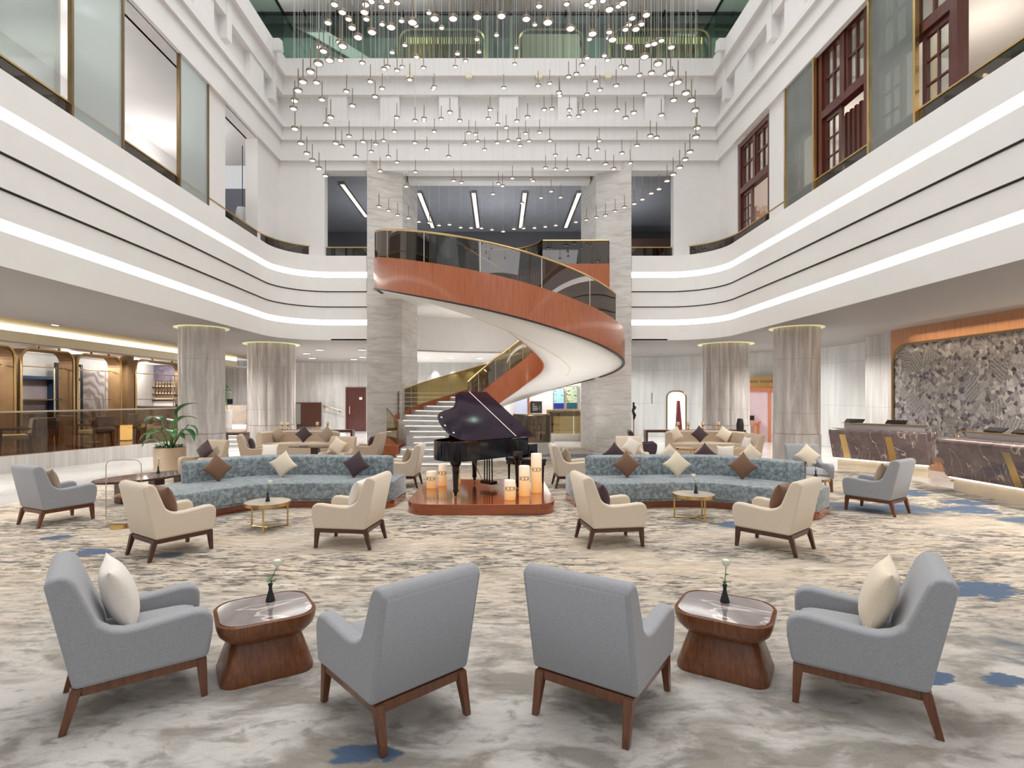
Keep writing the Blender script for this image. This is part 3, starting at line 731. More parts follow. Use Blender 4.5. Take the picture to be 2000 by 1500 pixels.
# ---- level 2 right: mahogany windows, screens, rooms
wn = 0
def window(y0, y1, z0, z1, label, cols=4, leaf=None):
    global wn; wn += 1
    t = bpy.data.objects.new('window_%d' % (wn+1), None); COL.objects.link(t); t.location = (7.12, y0, z0); t['kind'] = 'structure'; t['label'] = label
    w = y1-y0; H = z1-z0; tr = H*.60
    f = MB(); D = .09
    f.box(-D, D, 0, .14, 0, H).box(-D, D, w-.14, w, 0, H).box(-D, D, .14, w-.14, H-.14, H).box(-D, D, .14, w-.14, tr-.08, tr+.08)
    f.build('window_frame', windoww, t)
    m = MB(); d = .03; n = cols
    m.box(-D*.8, D*.8, w/2-.06, w/2+.06, tr+.08, H-.14)
    for (a, b) in ((.14, w/2-.06), (w/2+.06, w-.14)):
        m.box(-d*1.5, d*1.5, a, a+.07, tr+.08, H-.14).box(-d*1.5, d*1.5, b-.07, b, tr+.08, H-.14)
        m.box(-d*1.5, d*1.5, a+.07, b-.07, H-.21, H-.14).box(-d*1.5, d*1.5, a+.07, b-.07, tr+.08, tr+.15)
        c = (a+b)/2; m.box(-d, d, c-.02, c+.02, tr+.15, H-.21)
        zc = (tr+H)/2; m.box(-d, d, a+.07, c-.02, zc-.02, zc+.02).box(-d, d, c+.02, b-.07, zc-.02, zc+.02)
    m.build('transom_sash', windoww, t)
    # casement leaf hinged open at the far end
    for sgn, yb in ((1, w-.14), (-1, .14)):
        if leaf and sgn not in leaf: continue
        lw = min(.62, w*.36)
        L = MB(); q = lambda a, b: (min(a, b), max(a, b))
        L.box(-.03, .03, 0, .09, .02, tr-.09).box(-.03, .03, lw-.09, lw, .02, tr-.09).box(-.03, .03, .09, lw-.09, tr-.18, tr-.09).box(-.03, .03, .09, lw-.09, .02, .14)
        L.box(-.02, .02, lw/2-.015, lw/2+.015, .14, tr-.18)
        for k in range(1, 5):
            z = .14+(tr-.32)*k/5; L.box(-.02, .02, .09, lw/2-.015, z-.015, z+.015); L.box(-.02, .02, lw/2+.015, lw-.09, z-.015, z+.015)
        a = L.build('casement', windoww, t); a.location = (0, yb if sgn < 0 else yb-lw, 0)
        g = MB().box(-.004, .004, .09, lw-.09, .14, tr-.18).build('pane', clear, a)
    MB().box(-.004, .004, .2, w-.2, tr+.1, H-.16).build('pane', clear, t)
    return t
window(14.1, 16.0, 5.65, 9.2, 'dark mahogany window with small panes in the right mezzanine wall, farthest one', leaf=(1,))
window(10.35, 12.0, 5.65, 9.45, 'dark mahogany window in the right mezzanine wall between two glass screens', leaf=(1,))
window(8.35, 10.3, 5.65, 9.45, 'dark mahogany window seen partly through the large frosted screen', leaf=(1, -1))
window(12.05, 13.35, 5.65, 9.45, 'dark mahogany window behind the farther frosted screen', leaf=(1,))
screen(12.0, 13.25, 6.97, frost_d, 'grey frosted glass screen with gold edges on the right balcony, farther of the two', 9.4)
screen(9.07, 10.26, 6.97, frost_d, 'grey frosted glass screen with gold edges on the right balcony, nearer of the two', 11.9)
# slatted wood screen inside the middle window
t = thing('slatted_wood_screen', 'folding screen of red-brown vertical slats standing inside the middle mahogany window', 'screen', (7.6, 10.9, 5.65))
for k in range(8):
    MB().box(-.03, .03, k*.155, k*.155+.075, .0, 2.35).build('slat', wood('slat_%d' % k, (.15, .045, .035), (.22, .075, .055), 'z') if k == 0 else MATS['slat_0'], t)
MB().box(-.02, .02, 0, 1.2, 1.2, 1.23).build('rail', brass, t)
struct(MB().box(7.3, 13, -1.5, 17.6, 9.5, 9.62).build('ceiling', simple('warm_white_ceiling', (.80, .76, .70), .7, var=.02)))
struct(MB().box(12.6, 12.8, -1.5, 20, 5.6, 9.6).build('wall_right', simple('warm_pink_white_wall', (.78, .70, .66), .7, var=.02)))
struct(MB().box(7.4, 12.6, 16.6, 16.8, 5.6, 9.5).build('wall_right_room', MATS['warm_pink_white_wall']))
tag(MB().box(7.8, 9.6, 16.5, 16.58, 6.0, 7.6).build('wall_art', NT('speckled_orange_panel').set(None, .5)), 'orange and white speckled artwork behind the farthest mahogany window', 'artwork')
t_ = MATS['speckled_orange_panel']; nt = t_.node_tree
_n = nt.nodes.new('ShaderNodeTexVoronoi'); _n.inputs['Scale'].default_value = 14; _r = nt.nodes.new('ShaderNodeValToRGB')
_r.color_ramp.elements[0].color = (.45, .16, .04, 1); _r.color_ramp.elements[1].color = (.8, .78, .72, 1); nt.links.new(_n.outputs['Color'], _r.inputs[0]); nt.links.new(_r.outputs[0], nt.nodes['Principled BSDF'].inputs['Base Color'])
for y in (3, 7, 11, 15): lamp('POINT', 'room_fill', (9.8, y, 8.3), 70, (1, .93, .84), radius=.04)  # fixtureless points added inside the right rooms as fill
t = thing('brass_pendant', 'brass stem pendant hanging in the nearest right mezzanine room', 'pendant', (7.9, 7.6, 9.49))
MB().lathe([(.10, -.03), (.11, 0)], 20).build('ceiling_rose', brass, t); MB().cone((0, 0, -.03), (0, 0, -1.2), .012).build('stem', brass, t)

# ---- back wall details level 1
def door(x, w, h, y, label):
    t = bpy.data.objects.new('door_1', None); COL.objects.link(t); t.location = (x, y, 0); t['kind'] = 'structure'; t['label'] = label
    MB().box(-w/2-.1, -w/2, -.06, 0, 0, h+.1).box(w/2, w/2+.1, -.06, 0, 0, h+.1).box(-w/2, w/2, -.06, 0, h, h+.1).build('door_frame', windoww, t)
    MB().box(-w/2, w/2, -.03, 0, .01, h).build('door_leaf', wood('door_red_wood', (.06, .014, .012), (.11, .03, .022), 'z', .2), t)
    MB().box(w/2-.25, w/2-.1, -.035, -.031, h-.55, h-.42, ).build('door_sign', cream, t)
    MB().box(-w/2+.08, -w/2+.13, -.07, -.03, .9, 1.3).build('door_handle', nickel, t)
door(-7.5, .86, 2.2, 28.49, 'dark red wooden door in the back stone wall')
t = thing('wall_niche_screen', 'dark glass-fronted opening with thin frame in the back stone wall', 'niche', (-10.0, 28.4, .25))
MB().box(-.75, .72, -.05, .0, 0, 1.25).build('dark_panel', darkwood, t); MB().box(-.75, -.35, -.06, -.051, .02, 1.2).build('glass_strip', simple('grey_glass_strip', (.25, .25, .22), .2), t)
t = thing('wall_handrail', 'sloping brass handrail on the back stone wall left of the red door', 'handrail', (-9.2, 28.3, 1.35))
MB().tube([(0, 0, .0), (1.0, 0, -.27)], .03, 6).build('rail', bronze, t); MB().box(.05, .11, 0, .2, -.09, -.0).build('bracket', bronze, t); MB().box(.85, .91, 0, .2, -.32, -.24).build('bracket', bronze, t)
for i, (x, y) in enumerate(((-6.1, 24.3), (-4.9, 24.3), (-7.9, 22.3), (-6.8, 20.6), (-5.2, 20.6), (-6.9, 25.8), (-5.4, 26.2), (-8.6, 25), (-3.3, 25), (-2.2, 25), (-.9, 25.2))):
    t = thing('downlight', 'small round recessed downlight in the rear lobby ceiling', 'downlight', (x, y, 3.58), group='downlights in the rear lobby ceiling')
    MB().lathe([(.16, 0), (.16, -.012), (.13, -.012)], 20).build('ring', wht, t); MB().lathe([(.13, -.013), (.12, -.016)], 20).build('diffuser', dl_glow, t)
for i, (x, y, w) in enumerate(((-11.9, 14.6, 'nearest'), (-11.6, 16.4, 'second'), (-11.7, 19.0, 'third'), (-11.8, 22.4, 'farthest'))):
    t = thing('downlight', 'round downlight in the gold ceiling strip over the bar, %s of four' % w, 'downlight', (x, y, 3.735))
    MB().lathe([(.11, 0), (.11, -.012), (.09, -.012)], 20).build('ring', wht, t); MB().lathe([(.09, -.013), (.08, -.016)], 20).build('diffuser', dl_glow, t)
# paintings and screens behind the stair
def art(name, label, cat, x, y, z, w, h, mat, frame=nickel, sub=None):
    t = thing(name, label, cat, (x, y, z)); MB().box(-w/2-.03, w/2+.03, -.04, 0, -.03, h+.03).build('frame', frame, t)
    MB().box(-w/2, w/2, -.05, -.041, 0, h).build('picture', mat, t)
    if sub: MB().box(-w/2, w/2, -.056, -.051, 0, h*.27).build('lower_band', sub, t)
    return t
def artmat(name, stops, sc=6, dist=1):
    t = NT(name); t.set(t.ramp(t.noise(t.mapc((1, 1, 1.4)), sc, 5, .6, dist), stops), .4); return t.m
art('painting', 'long pink and lilac abstract painting on the rear wall behind the stair', 'painting', -2.4, 28.45, 1.75, 3.3, .85, artmat('pink_abstract', [(.35, (.75, .12, .32)), (.5, (.8, .55, .62)), (.6, (.62, .60, .66)), (.75, (.45, .35, .55))], 1.6), blackgap)
a = art('wall_print', 'pale blue abstract print with a royal blue base on the stair wall, left of two', 'print', 2.62, 23.98, 1.28, .44, .88, artmat('aqua_print', [(.45, (.35, .68, .72)), (.60, (.45, .75, .75)), (.66, (.03, .04, .05))], 7, 0), nickel, simple('royal_blue', (.02, .04, .36), .4))
a = art('wall_print', 'yellow and aqua abstract print with a teal base on the stair wall, right of two', 'print', 3.20, 23.98, 1.28, .46, .96, artmat('aqua_print_b', [(.4, (.35, .66, .62)), (.55, (.80, .80, .45)), (.64, (.03, .04, .05))], 7, 0), nickel, simple('teal', (.02, .13, .18), .4))
a = art('directory_sign', 'black directory sign with small white lines on the stair wall', 'sign', 1.63, 23.98, 1.12, .44, .45, blackgap, blackmetal)
for z, w in ((.34, .08), (.25, .20), (.17, .26), (.09, .22)):
    MB().box(-.16, -.16+w, -.055, -.051, z, z+.018).build('text_line', wht, a)
for z in (.09, .17, .25): MB().box(.15, .18, -.055, -.051, z, z+.02).build('text_mark', wht, a)
t = thing('glass_guard_panel', 'bronze glass guard panels in front of the stair wall, right of the piano', 'glass guard', (2.25, 22.4, .28))
MB().box(-.3, .8, -.01, .01, 0, .95).build('glass_panel', ambg, t); MB().box(.83, 1.9, -.01, .01, 0, .95).build('glass_panel', ambg, t); MB().box(-.3, 1.9, -.03, .03, .95, .99).build('handrail', brass, t)
struct(box('trim_14', plaster_b, 1.6, 4.3, 22.2, 23.9, 0, .28))
t = thing('side_console', 'dark marble console with a black phone behind the bronze glass guard', 'console', (3.0, 23.2, .28))
MB().box(-.9, 1.0, -.2, .2, .70, .90).build('top', tablemarble, t); MB().box(-.8, -.7, -.15, .15, 0, .7).box(.8, .9, -.15, .15, 0, .7).build('legs', bronze, t)
struct(MB().box(.2, 1.0, 24.05, 24.2, 0, 3.6).build('wall_stair', plaster))
t = thing('lit_doorway', 'bright blue-white glass doorway with dark jambs behind the stair', 'doorway', (1.0, 23.99, 0))
MB().box(-.3, .25, -.04, 0, 0, 2.1).build('glass_door', simple('blue_white_glass', (.55, .60, .78), .1), t); MB().box(.27, .33, -.07, .0, 0, 2.15).build('jamb', fasciaw, t)
struct(MB().box(-4.2, .2, 28.2, 28.45, 0, 3.6).build('wall_back_panel', streak('silver_wall_panel', (.62, .62, .61), (.48, .48, .48), 9, .3)))
t = thing('panelled_doors', 'white panelled double doors behind the stair', 'doors', (.35, 28.1, 0))
for i in (-1, 1):
    for z in (.2, .85, 1.5): MB().tube([(i*.42-.3, 0, z), (i*.42+.3, 0, z), (i*.42+.3, 0, z+.45), (i*.42-.3, 0, z+.45)], .015, 4, True).build('panel_moulding', blackgap, t)
    MB().box(i*.42-.38, i*.42+.38, .0, .04, 0, 2.1).build('door_leaf', plaster, t)
for x in (-3.3, -2.4, -1.5): lamp('SPOT', 'picture_spot', (x, 27.9, 3.5), 60, rot=(.15, 0, 0), spot=1.1, radius=.03)

# ---- right rear wall: arched doorway, gold sign portal
def wallpt(p, q, u): return (p[0]+(q[0]-p[0])*u, p[1]+(q[1]-p[1])*u)
ang = math.atan2(23.6-24.8, 8.85-7.0)
t = thing('arched_doorway', 'bright arched doorway with a dark bronze frame in the right rear wall', 'doorway', (7.86, 24.1, 0), ang)
pts = [(-.42, .0)]+[(-.42, 1.7)]+[(-.42+.3*(1-math.cos(a)), 1.75+.3*math.sin(a)) for a in [PI/2*k/6 for k in range(7)]]+[(.42-.3*(1-math.sin(a)), 1.75+.3*math.cos(a)) for a in [PI/2*k/6 for k in range(7)]]+[(.42, 0)]
MB().tube([(x, -.04, z) for x, z in pts], .035, 6).build('frame', bronze, t, smooth=True)
mm = MB().prism(pts, -.02, .0, Matrix.Rotation(PI/2, 4, 'X')).build('doorway_glow_stand_in', emis('doorway_glow_white', (.95, .94, .92), .55), t)  # flat panel glows in place of a lit room behind
t = thing('direction_lettering', 'tiny raised wall lettering with an arrow left of the arched doorway', 'sign', (6.95, 24.76, 1.75))
MB().tube([(.12, 0, .08), (.2, 0, 0), (.12, 0, -.08)], .012, 4).build('arrow', bronze, t)
for k in range(7): MB().box(-.02, .02, -.01, 0, -.24+k*.07, -.20+k*.07).build('letter', bronze, t)
pa = math.atan2(21.6-23.6, 10.9-8.85)
t = thing('executive_floor_portal', 'orange wood doorway below a gold EXECUTIVE FLOOR sign between the right columns', 'doorway', (10.42, 21.95, 0), pa)
MB().box(-1.0, 1.0, -.10, -.02, 0, 2.35).build('opening', simple('pink_lilac_interior', (.62, .47, .50), .5), t)
MB().box(-1.05, -.9, -.16, 0, 0, 2.2).box(.9, 1.05, -.16, 0, 0, 2.2).box(-.9, .9, -.16, 0, 2.02, 2.2).box(.45, .54, -.16, -.1, 0, 2.02).build('door_frame', orangew, t)
MB().box(-1.05, 1.05, -.2, -.02, 2.2, 2.62).build('sign_band', brass, t)
cu = bpy.data.curves.new('txt', 'FONT'); cu.body = 'EXECUTIVE  FLOOR'; cu.size = .2; cu.align_x = 'CENTER'; cu.extrude = .004; cu.space_character = 1.15
to = bpy.data.objects.new('tmp', cu); COL.objects.link(to); dg = bpy.context.evaluated_depsgraph_get(); me = bpy.data.meshes.new_from_object(to.evaluated_get(dg)); bpy.data.objects.remove(to)
o = bpy.data.objects.new('sign_lettering', me); me.materials.clear(); me.materials.append(blackgap); COL.objects.link(o); o.parent = t; o.scale = (1.28/max(1e-3, o.dimensions.x),)*2+(1,); o.location = (0, -.21, 2.36); o.rotation_euler = (PI/2, 0, 0)
t = thing('reception_side_desk', 'small orange wood desk with dark monitors inside the executive floor doorway', 'desk', (9.9, 21.9, 0), pa)
MB().box(-.55, .55, -.2, .2, .75, .82).box(-.5, -.4, -.15, .15, 0, .75).box(.4, .5, -.15, .15, 0, .75).build('desk_body', orangew, t); MB().box(-.45, -.15, 0, .03, .86, 1.15).build('monitor', screenm, t); MB().box(.1, .35, 0, .03, .86, 1.05).build('monitor', screenm, t)
# black stone sculpture on pedestal
t = thing('stone_sculpture', 'tall faceted black stone sculpture on a low pedestal by the right rear column', 'sculpture', (7.42, 16.75, 0))
MB().lathe([(.07, .60), (.11, .70), (.12, .95), (.08, 1.13)], 6).build('stone', blackvase, t); MB().box(-.13, .13, -.13, .13, 0, .60).build('pedestal', plaster, t)
t = thing('standing_figurine', 'thin black standing figurine on a red stem by the right marble pillar', 'figurine', (4.75, 19.2, 0))
MB().cone((0, 0, 0), (0, 0, 1.0), .02).build('stem', fasciaw, t); MB().tube([(0, 0, 1.0), (.03, 0, 1.15), (-.03, 0, 1.3), (.03, 0, 1.42), (-.01, 0, 1.52), (0, 0, 1.6)], [.03, .06, .045, .07, .03, .045], 8).build('figure', blackvase, t, smooth=True)
t = thing('red_stele', 'narrow dark red tapering stele beside the arched doorway', 'stele', (6.75, 20.5, 0)); MB().prism([(-.13, 0), (.18, 0), (.04, 1.65), (-.04, 1.65)], -.06, .06, Matrix.Rotation(PI/2, 4, 'X')).build('stele_body', simple('oxblood', (.16, .02, .025), .25), t)

# ---- reception wall, right
struct(MB().box(10.62, 11.0, -1.5, 14.3, 3.17, 3.6).build('wall_reception', wood('glowing_orange_veneer', (.46, .20, .095), (.62, .33, .18), 'z', .4)))
struct(MB().box(10.62, 11.0, -1.5, 14.3, 0, .34).build('wall_reception', MATS['glowing_orange_veneer']))
struct(MB().box(10.62, 12.2, 14.3, 14.75, 0, 3.6).build('wall_reception', MATS['glowing_orange_veneer']))
struct(MB().box(10.9, 12.2, 14.75, 16.2, 0, 3.6).build('wall_reception', stonewall))
sl = thing('feature_slab', 'huge dark grey petrified-wood pattern slab with rounded corner behind reception', 'feature wall', (10.55, 0, .34))
sp_pts = [(-1.5, 0), (14.55, 0), (14.55, 2.2)]+[(14.05+.5*math.cos(a), 2.32+.5*math.sin(a)) for a in [PI/2*k/8 for k in range(9)]]+[(-1.5, 2.82)]
MY = Matrix(((0, 0, 1, 0), (1, 0, 0, 0), (0, 1, 0, 0), (0, 0, 0, 1)))
MB().prism(sp_pts, 0, .08, MY).build('stone_slab', agate_m, sl)
MB().tube([(-.02, a, b) for a, b in sp_pts[1:]], .03, 6).build('bronze_edge', bronze, sl, smooth=True)
box('wall_wash', covem, 10.66, 10.7, 0, 14.3, 3.125, 3.16, sl); 
for ob in (bpy.data.objects['wall_wash'],): ob.location = (-10.55+.0, 0, -.34)
lamp('AREA', 'reception_wash', (10.35, 7.5, 3.5), 110, (1, .80, .55), rot=(0, math.radians(20), 0), size=.15, sy=13)
def desk(x0, y0, x1, y1, label):
    L = math.hypot(x1-x0, y1-y0); a = math.atan2(y1-y0, x1-x0)
    t = thing('reception_desk', label, 'reception desk', (x0, y0, 0), a)   # local x along, front = -y side
    prof = [(0.0, 1.02), (-.28, 1.02), (-.36, .98), (-.37, .92), (-.16, .28), (.1, .28), (.1, 1.02)]
    mb = MB(); n = len(prof)
    mb.v = [Vector((x, y, z)) for x in (0, L) for y, z in prof]
    mb.f = [list(range(n)), list(range(n, 2*n))[::-1]]+[[k, (k+1) % n, n+(k+1) % n, n+k] for k in range(n)]
    mb.build('marble_front', desk_m, t, bevel=.03, seg=3)
    MB().box(.08, L-.08, -.06, .05, .0, .28).build('plinth', MATS.get('plinth_cream') or simple('plinth_cream', (.75, .62, .45), .4), t)
    MB().box(.05, L-.05, -.13, -.10, .255, .278).build('plinth_light', ledm, t)
    for u in ((.14, .26), (.62, .72)) if L > 1.5 and x0 < 8.6 else ((.42, .56),):
        q = [(u[0]*L, -.2705, .60)]
        mb = MB(); y = lambda z: -.16-(z-.28)*(.21/.64)-.004
        mb.add([(u[0]*L, y(.29), .29), (u[0]*L+.15, y(.29), .29), (u[0]*L+.10, y(.88), .88), (u[0]*L-.03, y(.88), .88), (u[0]*L, y(.29)+.02, .29), (u[0]*L+.15, y(.29)+.02, .29), (u[0]*L+.10, y(.88)+.02, .88), (u[0]*L-.03, y(.88)+.02, .88)],
               [(0, 1, 2, 3), (4, 5, 6, 7), (0, 1, 5, 4), (1, 2, 6, 5), (2, 3, 7, 6), (3, 0, 4, 7)]).build('brass_inlay', brass, t)
    MB().box(.12, L-.12, .1, .5, .95, .99).build('inner_counter', wht, t)
    MB().box(.15, L*.9, .12, .16, .99, 1.14).build('screen_ledge', simple('ledge_%d' % int(x0*10), (.5, .47, .46), .3), t); MB().box(.1, L*.93, .08, .18, 1.14, 1.155).build('brass_top', brass, t)
    return t, a
d1, a1 = desk(8.5, 13.75, 9.62, 12.05, 'purple-brown marble reception desk with two gold inlays, the farther one')
d2, a2 = desk(8.72, 10.45, 8.85, 7.2, 'purple-brown marble reception desk with a gold inlay, the nearer one cut by the frame')
def monitor(x, y, a, label, w=.42):
    t = thing('monitor', label, 'monitor', (x, y, 1.156), a)
    MB().box(-w/2, w/2, -.012, .012, .02, .17, T(0, 0, 0, 0, -1.05)).build('display', screenm, t, bevel=.005); MB().box(-.06, .06, -.03, .03, 0, .03).build('stand', blackmetal, t)
c, s_ = math.cos(a1), math.sin(a1)
monitor(8.5+.35*c-.13*s_, 13.75+.35*s_+.13*c, a1, 'dark low monitor at the left end of the farther reception desk')
monitor(8.5+1.25*c-.13*s_, 13.75+1.25*s_+.13*c, a1, 'dark low monitor in the middle of the farther reception desk')
c, s_ = math.cos(a2), math.sin(a2)
monitor(8.72+.65*c-.13*s_, 10.45+.65*s_+.13*c, a2, 'dark low monitor at the left end of the nearer reception desk', .36)
monitor(8.72+1.2*c-.13*s_, 10.45+1.2*s_+.13*c, a2, 'dark low monitor further right on the nearer reception desk')
t = thing('rope_barrier', 'brass rope stand with a black rope between the two reception desks', 'rope stand', (9.75, 11.55, 0))
MB().lathe([(.14, 0), (.14, .012), (.03, .03)], 20).build('foot', brass, t); MB().cone((0, 0, .02), (0, 0, .86), .022).build('post', brass, t)
MB().lathe([(.03, .86), (.035, .89), (.025, .92), (.035, .95), (.01, .985)], 14).build('finial', brass, t, smooth=True)
MB().tube([(0+.5*0, -.02-1.15*u*.0-.9*u, .84-.55*math.sin(PI*u)) for u in [k/12 for k in range(13)]], .018, 8).build('rope', blackgap, t, smooth=True)
t2 = thing('rope_stand', 'brass rope stand half hidden by the nearer reception desk', 'rope stand', (9.72, 10.63, 0))
MB().lathe([(.14, 0), (.14, .012), (.03, .03)], 20).build('foot', brass, t2); MB().cone((0, 0, .02), (0, 0, .86), .022).build('post', brass, t2)
# ================================================================== BAR (left)
lw_path = [(-14.2, 4.3)]+[tuple(p) for p in [(-11.6, 12.66), (-10.4, 16.5), (-9.95, 18.6)]]
bw = thing('low_podium_wall', 'low white stone podium wall with bronze glass balustrade along the bar lounge', 'low wall', (0, 0, 0))
MB().sweep(lw_path, [(0, 0), (0, .40), (-.25, .40), (-.25, 0)]).build('stone_wall', podiumst, bw)
MB().sweep(lw_path, [(-.10, .40), (-.10, 1.42), (-.115, 1.42), (-.115, .40)]).build('glass_panel', glass('light_smoke_glass', (.66, .585, .475), .15), bw)
MB().sweep(lw_path, [(-.07, 1.42), (-.07, 1.46), (-.14, 1.46), (-.14, 1.42)]).build('handrail', nickel, bw)
struct(MB().prism([(x-.2, y) for x, y in lw_path]+[(-10.3, 20.2), (-10.3, 28.4), (-17.9, 28.4), (-17.9, 4.3)], .3, .395).build('floor_podium', wood('podium_dark_floor', (.10, .045, .025), (.17, .08, .045), 'y', .15)))
sp = thing('podium_steps', 'white marble steps up to the podium between the two left columns', 'steps', (-9.9, 19.6, 0))
for k in range(3): MB().box(-.45, 1.6, .3*k, 1.6, .13*k if k else 0, .13*(k+1)).build('step', stepmarble, sp); MB().box(-.45, 1.6, .3*k-.012, .3*k, .13*k+.09, .13*k+.11).build('step_light', ledm, sp)
def portal(x, y0, y1, label, grid=True):
    t = thing('bar_portal', label, 'portal frame', (x, y0, .396)); w = y1-y0
    z0, z1, r = .0, 2.80, .32; pts = [(0, 0)]+[(0, z1-r)]+[(r-r*math.cos(a), z1-r+r*math.sin(a)) for a in [PI/2*k/6 for k in range(1, 7)]]+[(w-r+r*math.sin(a), z1-r+r*math.cos(a)) for a in [PI/2*k/6 for k in range(1, 7)]]+[(w, 0)]
    inn = [(.05, 0)]+[(.05+(a-.0)*(w-.1)/w, b*(z1-.05)/z1) for a, b in pts[1:-1]]+[(w-.05, 0)]
    n = len(pts); mb = MB()
    for X in (-.42, 0.0):
        for a, b in pts: mb.v.append(Vector((X, a, b)))
        for a, b in inn: mb.v.append(Vector((X, a, b)))
    for k in range(n-1):
        mb.f += [[k, k+1, n+k+1, n+k], [2*n+k, 2*n+k+1, 3*n+k+1, 3*n+k], [k, k+1, 2*n+k+1, 2*n+k], [n+k, n+k+1, 3*n+k+1, 3*n+k]]
    mb.build('portal_frame', bronze_l, t)
    MB().tube([(.015, a, b) for a, b in pts], .03, 6).build('gold_edge', brass, t, smooth=True)
    for u in (.3, .7): MB().box(-.02, .02, w*u-.03, w*u+.03, z1, 2.885).build('hanger', bronze, t)
    if grid:
        MB().box(-.3, -.27, .1, w-.1, 2.28, 2.31).build('crossbar', brass, t); MB().box(-.3, -.27, .1, w-.1, 1.3, 1.32).build('crossbar', bronze, t)
        MB().box(-.3, -.27, .32, .35, 0, 2.28).build('mullion', bronze, t); MB().box(-.3, -.27, w-.4, w-.36, 0, 2.28).build('mullion', nickel, t)
    return t
portal(-13.5, 13.2, 15.15, 'rounded bronze portal frame of the bar, cut by the left edge of the photo')
portal(-13.5, 15.35, 17.25, 'rounded bronze bar portal in front of the blue cabinet, second from the left')
portal(-13.5, 17.4, 19.4, 'rounded bronze bar portal in front of the swirled marble panel, third from the left')
portal(-13.5, 20.2, 23.4, 'rounded bronze portal frame in front of the bottle shelves, nearest the round column')
tag(MB().box(-13.7, -13.4, 19.6, 19.95, .396, 3.27).build('bronze_post', bronze_l), 'square bronze post between two bar portals', 'post')
# behind portals
t = thing('blue_cabinet', 'dark blue framed display cabinet with lit shelves behind the second bar portal', 'cabinet', (-15.6, 17.55, .396))
MB().box(-.3, -.25, 0, 1.6, 0, 2.0).build('back_panel', simple('cab_back', (.22, .20, .22), .4), t); MB().box(-.3, .1, 0, .08, 0, 2.1).box(-.3, .1, 1.52, 1.6, 0, 2.1).box(-.3, .1, .08, 1.52, 2.0, 2.1).build('frame', simple('cabinet_navy', (.01, .03, .07), .3), t)
for z in (.3, .8, 1.3): MB().box(-.25, .05, .08, 1.52, z, z+.03).build('shelf', bronze, t)
MB().box(-.24, -.2, .3, .4, .3, 1.9).build('light_bar', bright, t)
t = thing('white_sheer_panel', 'pale vertical ribbed panel with a dark frame behind the second bar portal', 'panel', (-15.5, 19.1, .396))
MB().box(-.02, .02, 0, 1.0, 0, 2.5).build('panel', simple('pale_ribbed', (.66, .69, .70), .5), t); MB().box(-.04, .04, -.12, 0, 0, 2.6).box(-.04, .04, 1.0, 1.1, 0, 2.6).box(-.04, .04, 0, 1.0, 2.0, 2.08).build('frame', blackmetal, t)
t = thing('swirl_marble_panel', 'large grey panel of swirled book-matched marble behind the third bar portal', 'panel', (-15.6, 20.2, .396))
q = NT('swirled_marble'); v_ = q.mapc((1, 1, 1)); wv = q.n('TexWave', wave_type='RINGS'); wv.inputs['Scale'].default_value = .9; wv.inputs['Distortion'].default_value = 14; wv.inputs['Detail'].default_value = 3; q.l(v_, wv.inputs[0]); q.set(q.ramp(wv.outputs['Fac'], [(0, (.26, .22, .22)), (.5, (.36, .33, .34)), (1, (.50, .48, .49))]), .2)
MB().box(-.03, .03, 0, 2.6, 0, 2.45).build('panel', q.m, t)
struct(MB().box(-17.9, -16.2, 4, 28, .4, 3.3).build('wall_bar', simple('bar_back_wall', (.50, .49, .48), .5)))
t = thing('back_bar', 'lit back bar with bottle shelves below a dark veined stone panel', 'bar shelving', (-16.2, 25.6, .396), 0)
MB().box(-1.6, 1.4, 0, .1, 0, 2.2).build('back_panel', simple('warm_back', (.45, .35, .28), .3), t); MB().box(-.1, 1.4, -.1, 0, 2.15, 2.86).build('stone_panel', streak('indigo_stone', (.18, .15, .19), (.06, .05, .10), 3, 2.5, .2, 0), t); MB().box(-1.6, -.1, -.1, 0, 2.15, 2.86).build('white_panel', streak('pale_stone', (.66, .65, .68), (.45, .45, .5), 3, 2.5, .2, 0), t)
for z in (1.25, 1.52, 1.85): MB().box(-1.5, 1.4, -.25, 0, z, z+.03).build('shelf', bronze, t); MB().box(-1.5, 1.4, -.02, -.0, z+.04, z+.07).build('shelf_light', covem, t)
MB().box(-1.3, -1.2, -.03, 0, 1.3, 2.1).build('light_bar', covem, t)
MB().box(-1.6, 1.4, -.1, 0, 0, 1.2).build('splashback', wht, t)
bp = None
bprof = [(.035, 0), (.035, .16), (.012, .21), (.012, .27)]
for zi, z in enumerate((1.52, 1.85)):
    for k in range(14):
        lx = -.6+k*.14; X = -16.2+lx; Y = 25.47
        lab = 'small dark bottle on the %s lit shelf of the back bar' % ('upper' if zi else 'lower')
        if bp is None:
            bp = thing('bottle', lab, 'bottle', (X, Y, .396+z+.03), 0, 'bottles on the back bar shelves'); MB().lathe(bprof, 8).build('glass_body', simple('bottle_glass', (.10, .06, .03), .15), bp)
        else: dup(bp, (X, Y, .396+z+.03), 0, lab)
t = thing('bar_counter', 'long bar counter with mottled green-brown stone front behind the glass balustrade', 'bar counter', (-13.3, 21.9, .396), -.35)
MB().box(-2.6, 1.6, -.0, .6, .0, .98).build('counter_front', veined('green_brown_stone', (.40, .34, .22), (.14, .11, .07), (.3, .6, .2), 0, .2, 2, 2), t); MB().box(-2.7, 1.7, -.1, .7, .98, 1.03).build('counter_top', tablemarble, t)
t = thing('coffee_machine', 'black and steel coffee machine on the bar counter', 'coffee machine', (-12.9, 22.0, 1.427), -.35)
MB().box(-.3, .35, -.0, .35, .04, .4).build('body', nickel, t, bevel=.02); MB().box(-.33, .38, -.03, .38, .4, .45).build('top_tray', blackmetal, t); MB().box(-.28, -.24, 0, .3, 0, .04).box(.3, .34, 0, .3, 0, .04).build('feet', blackmetal, t)
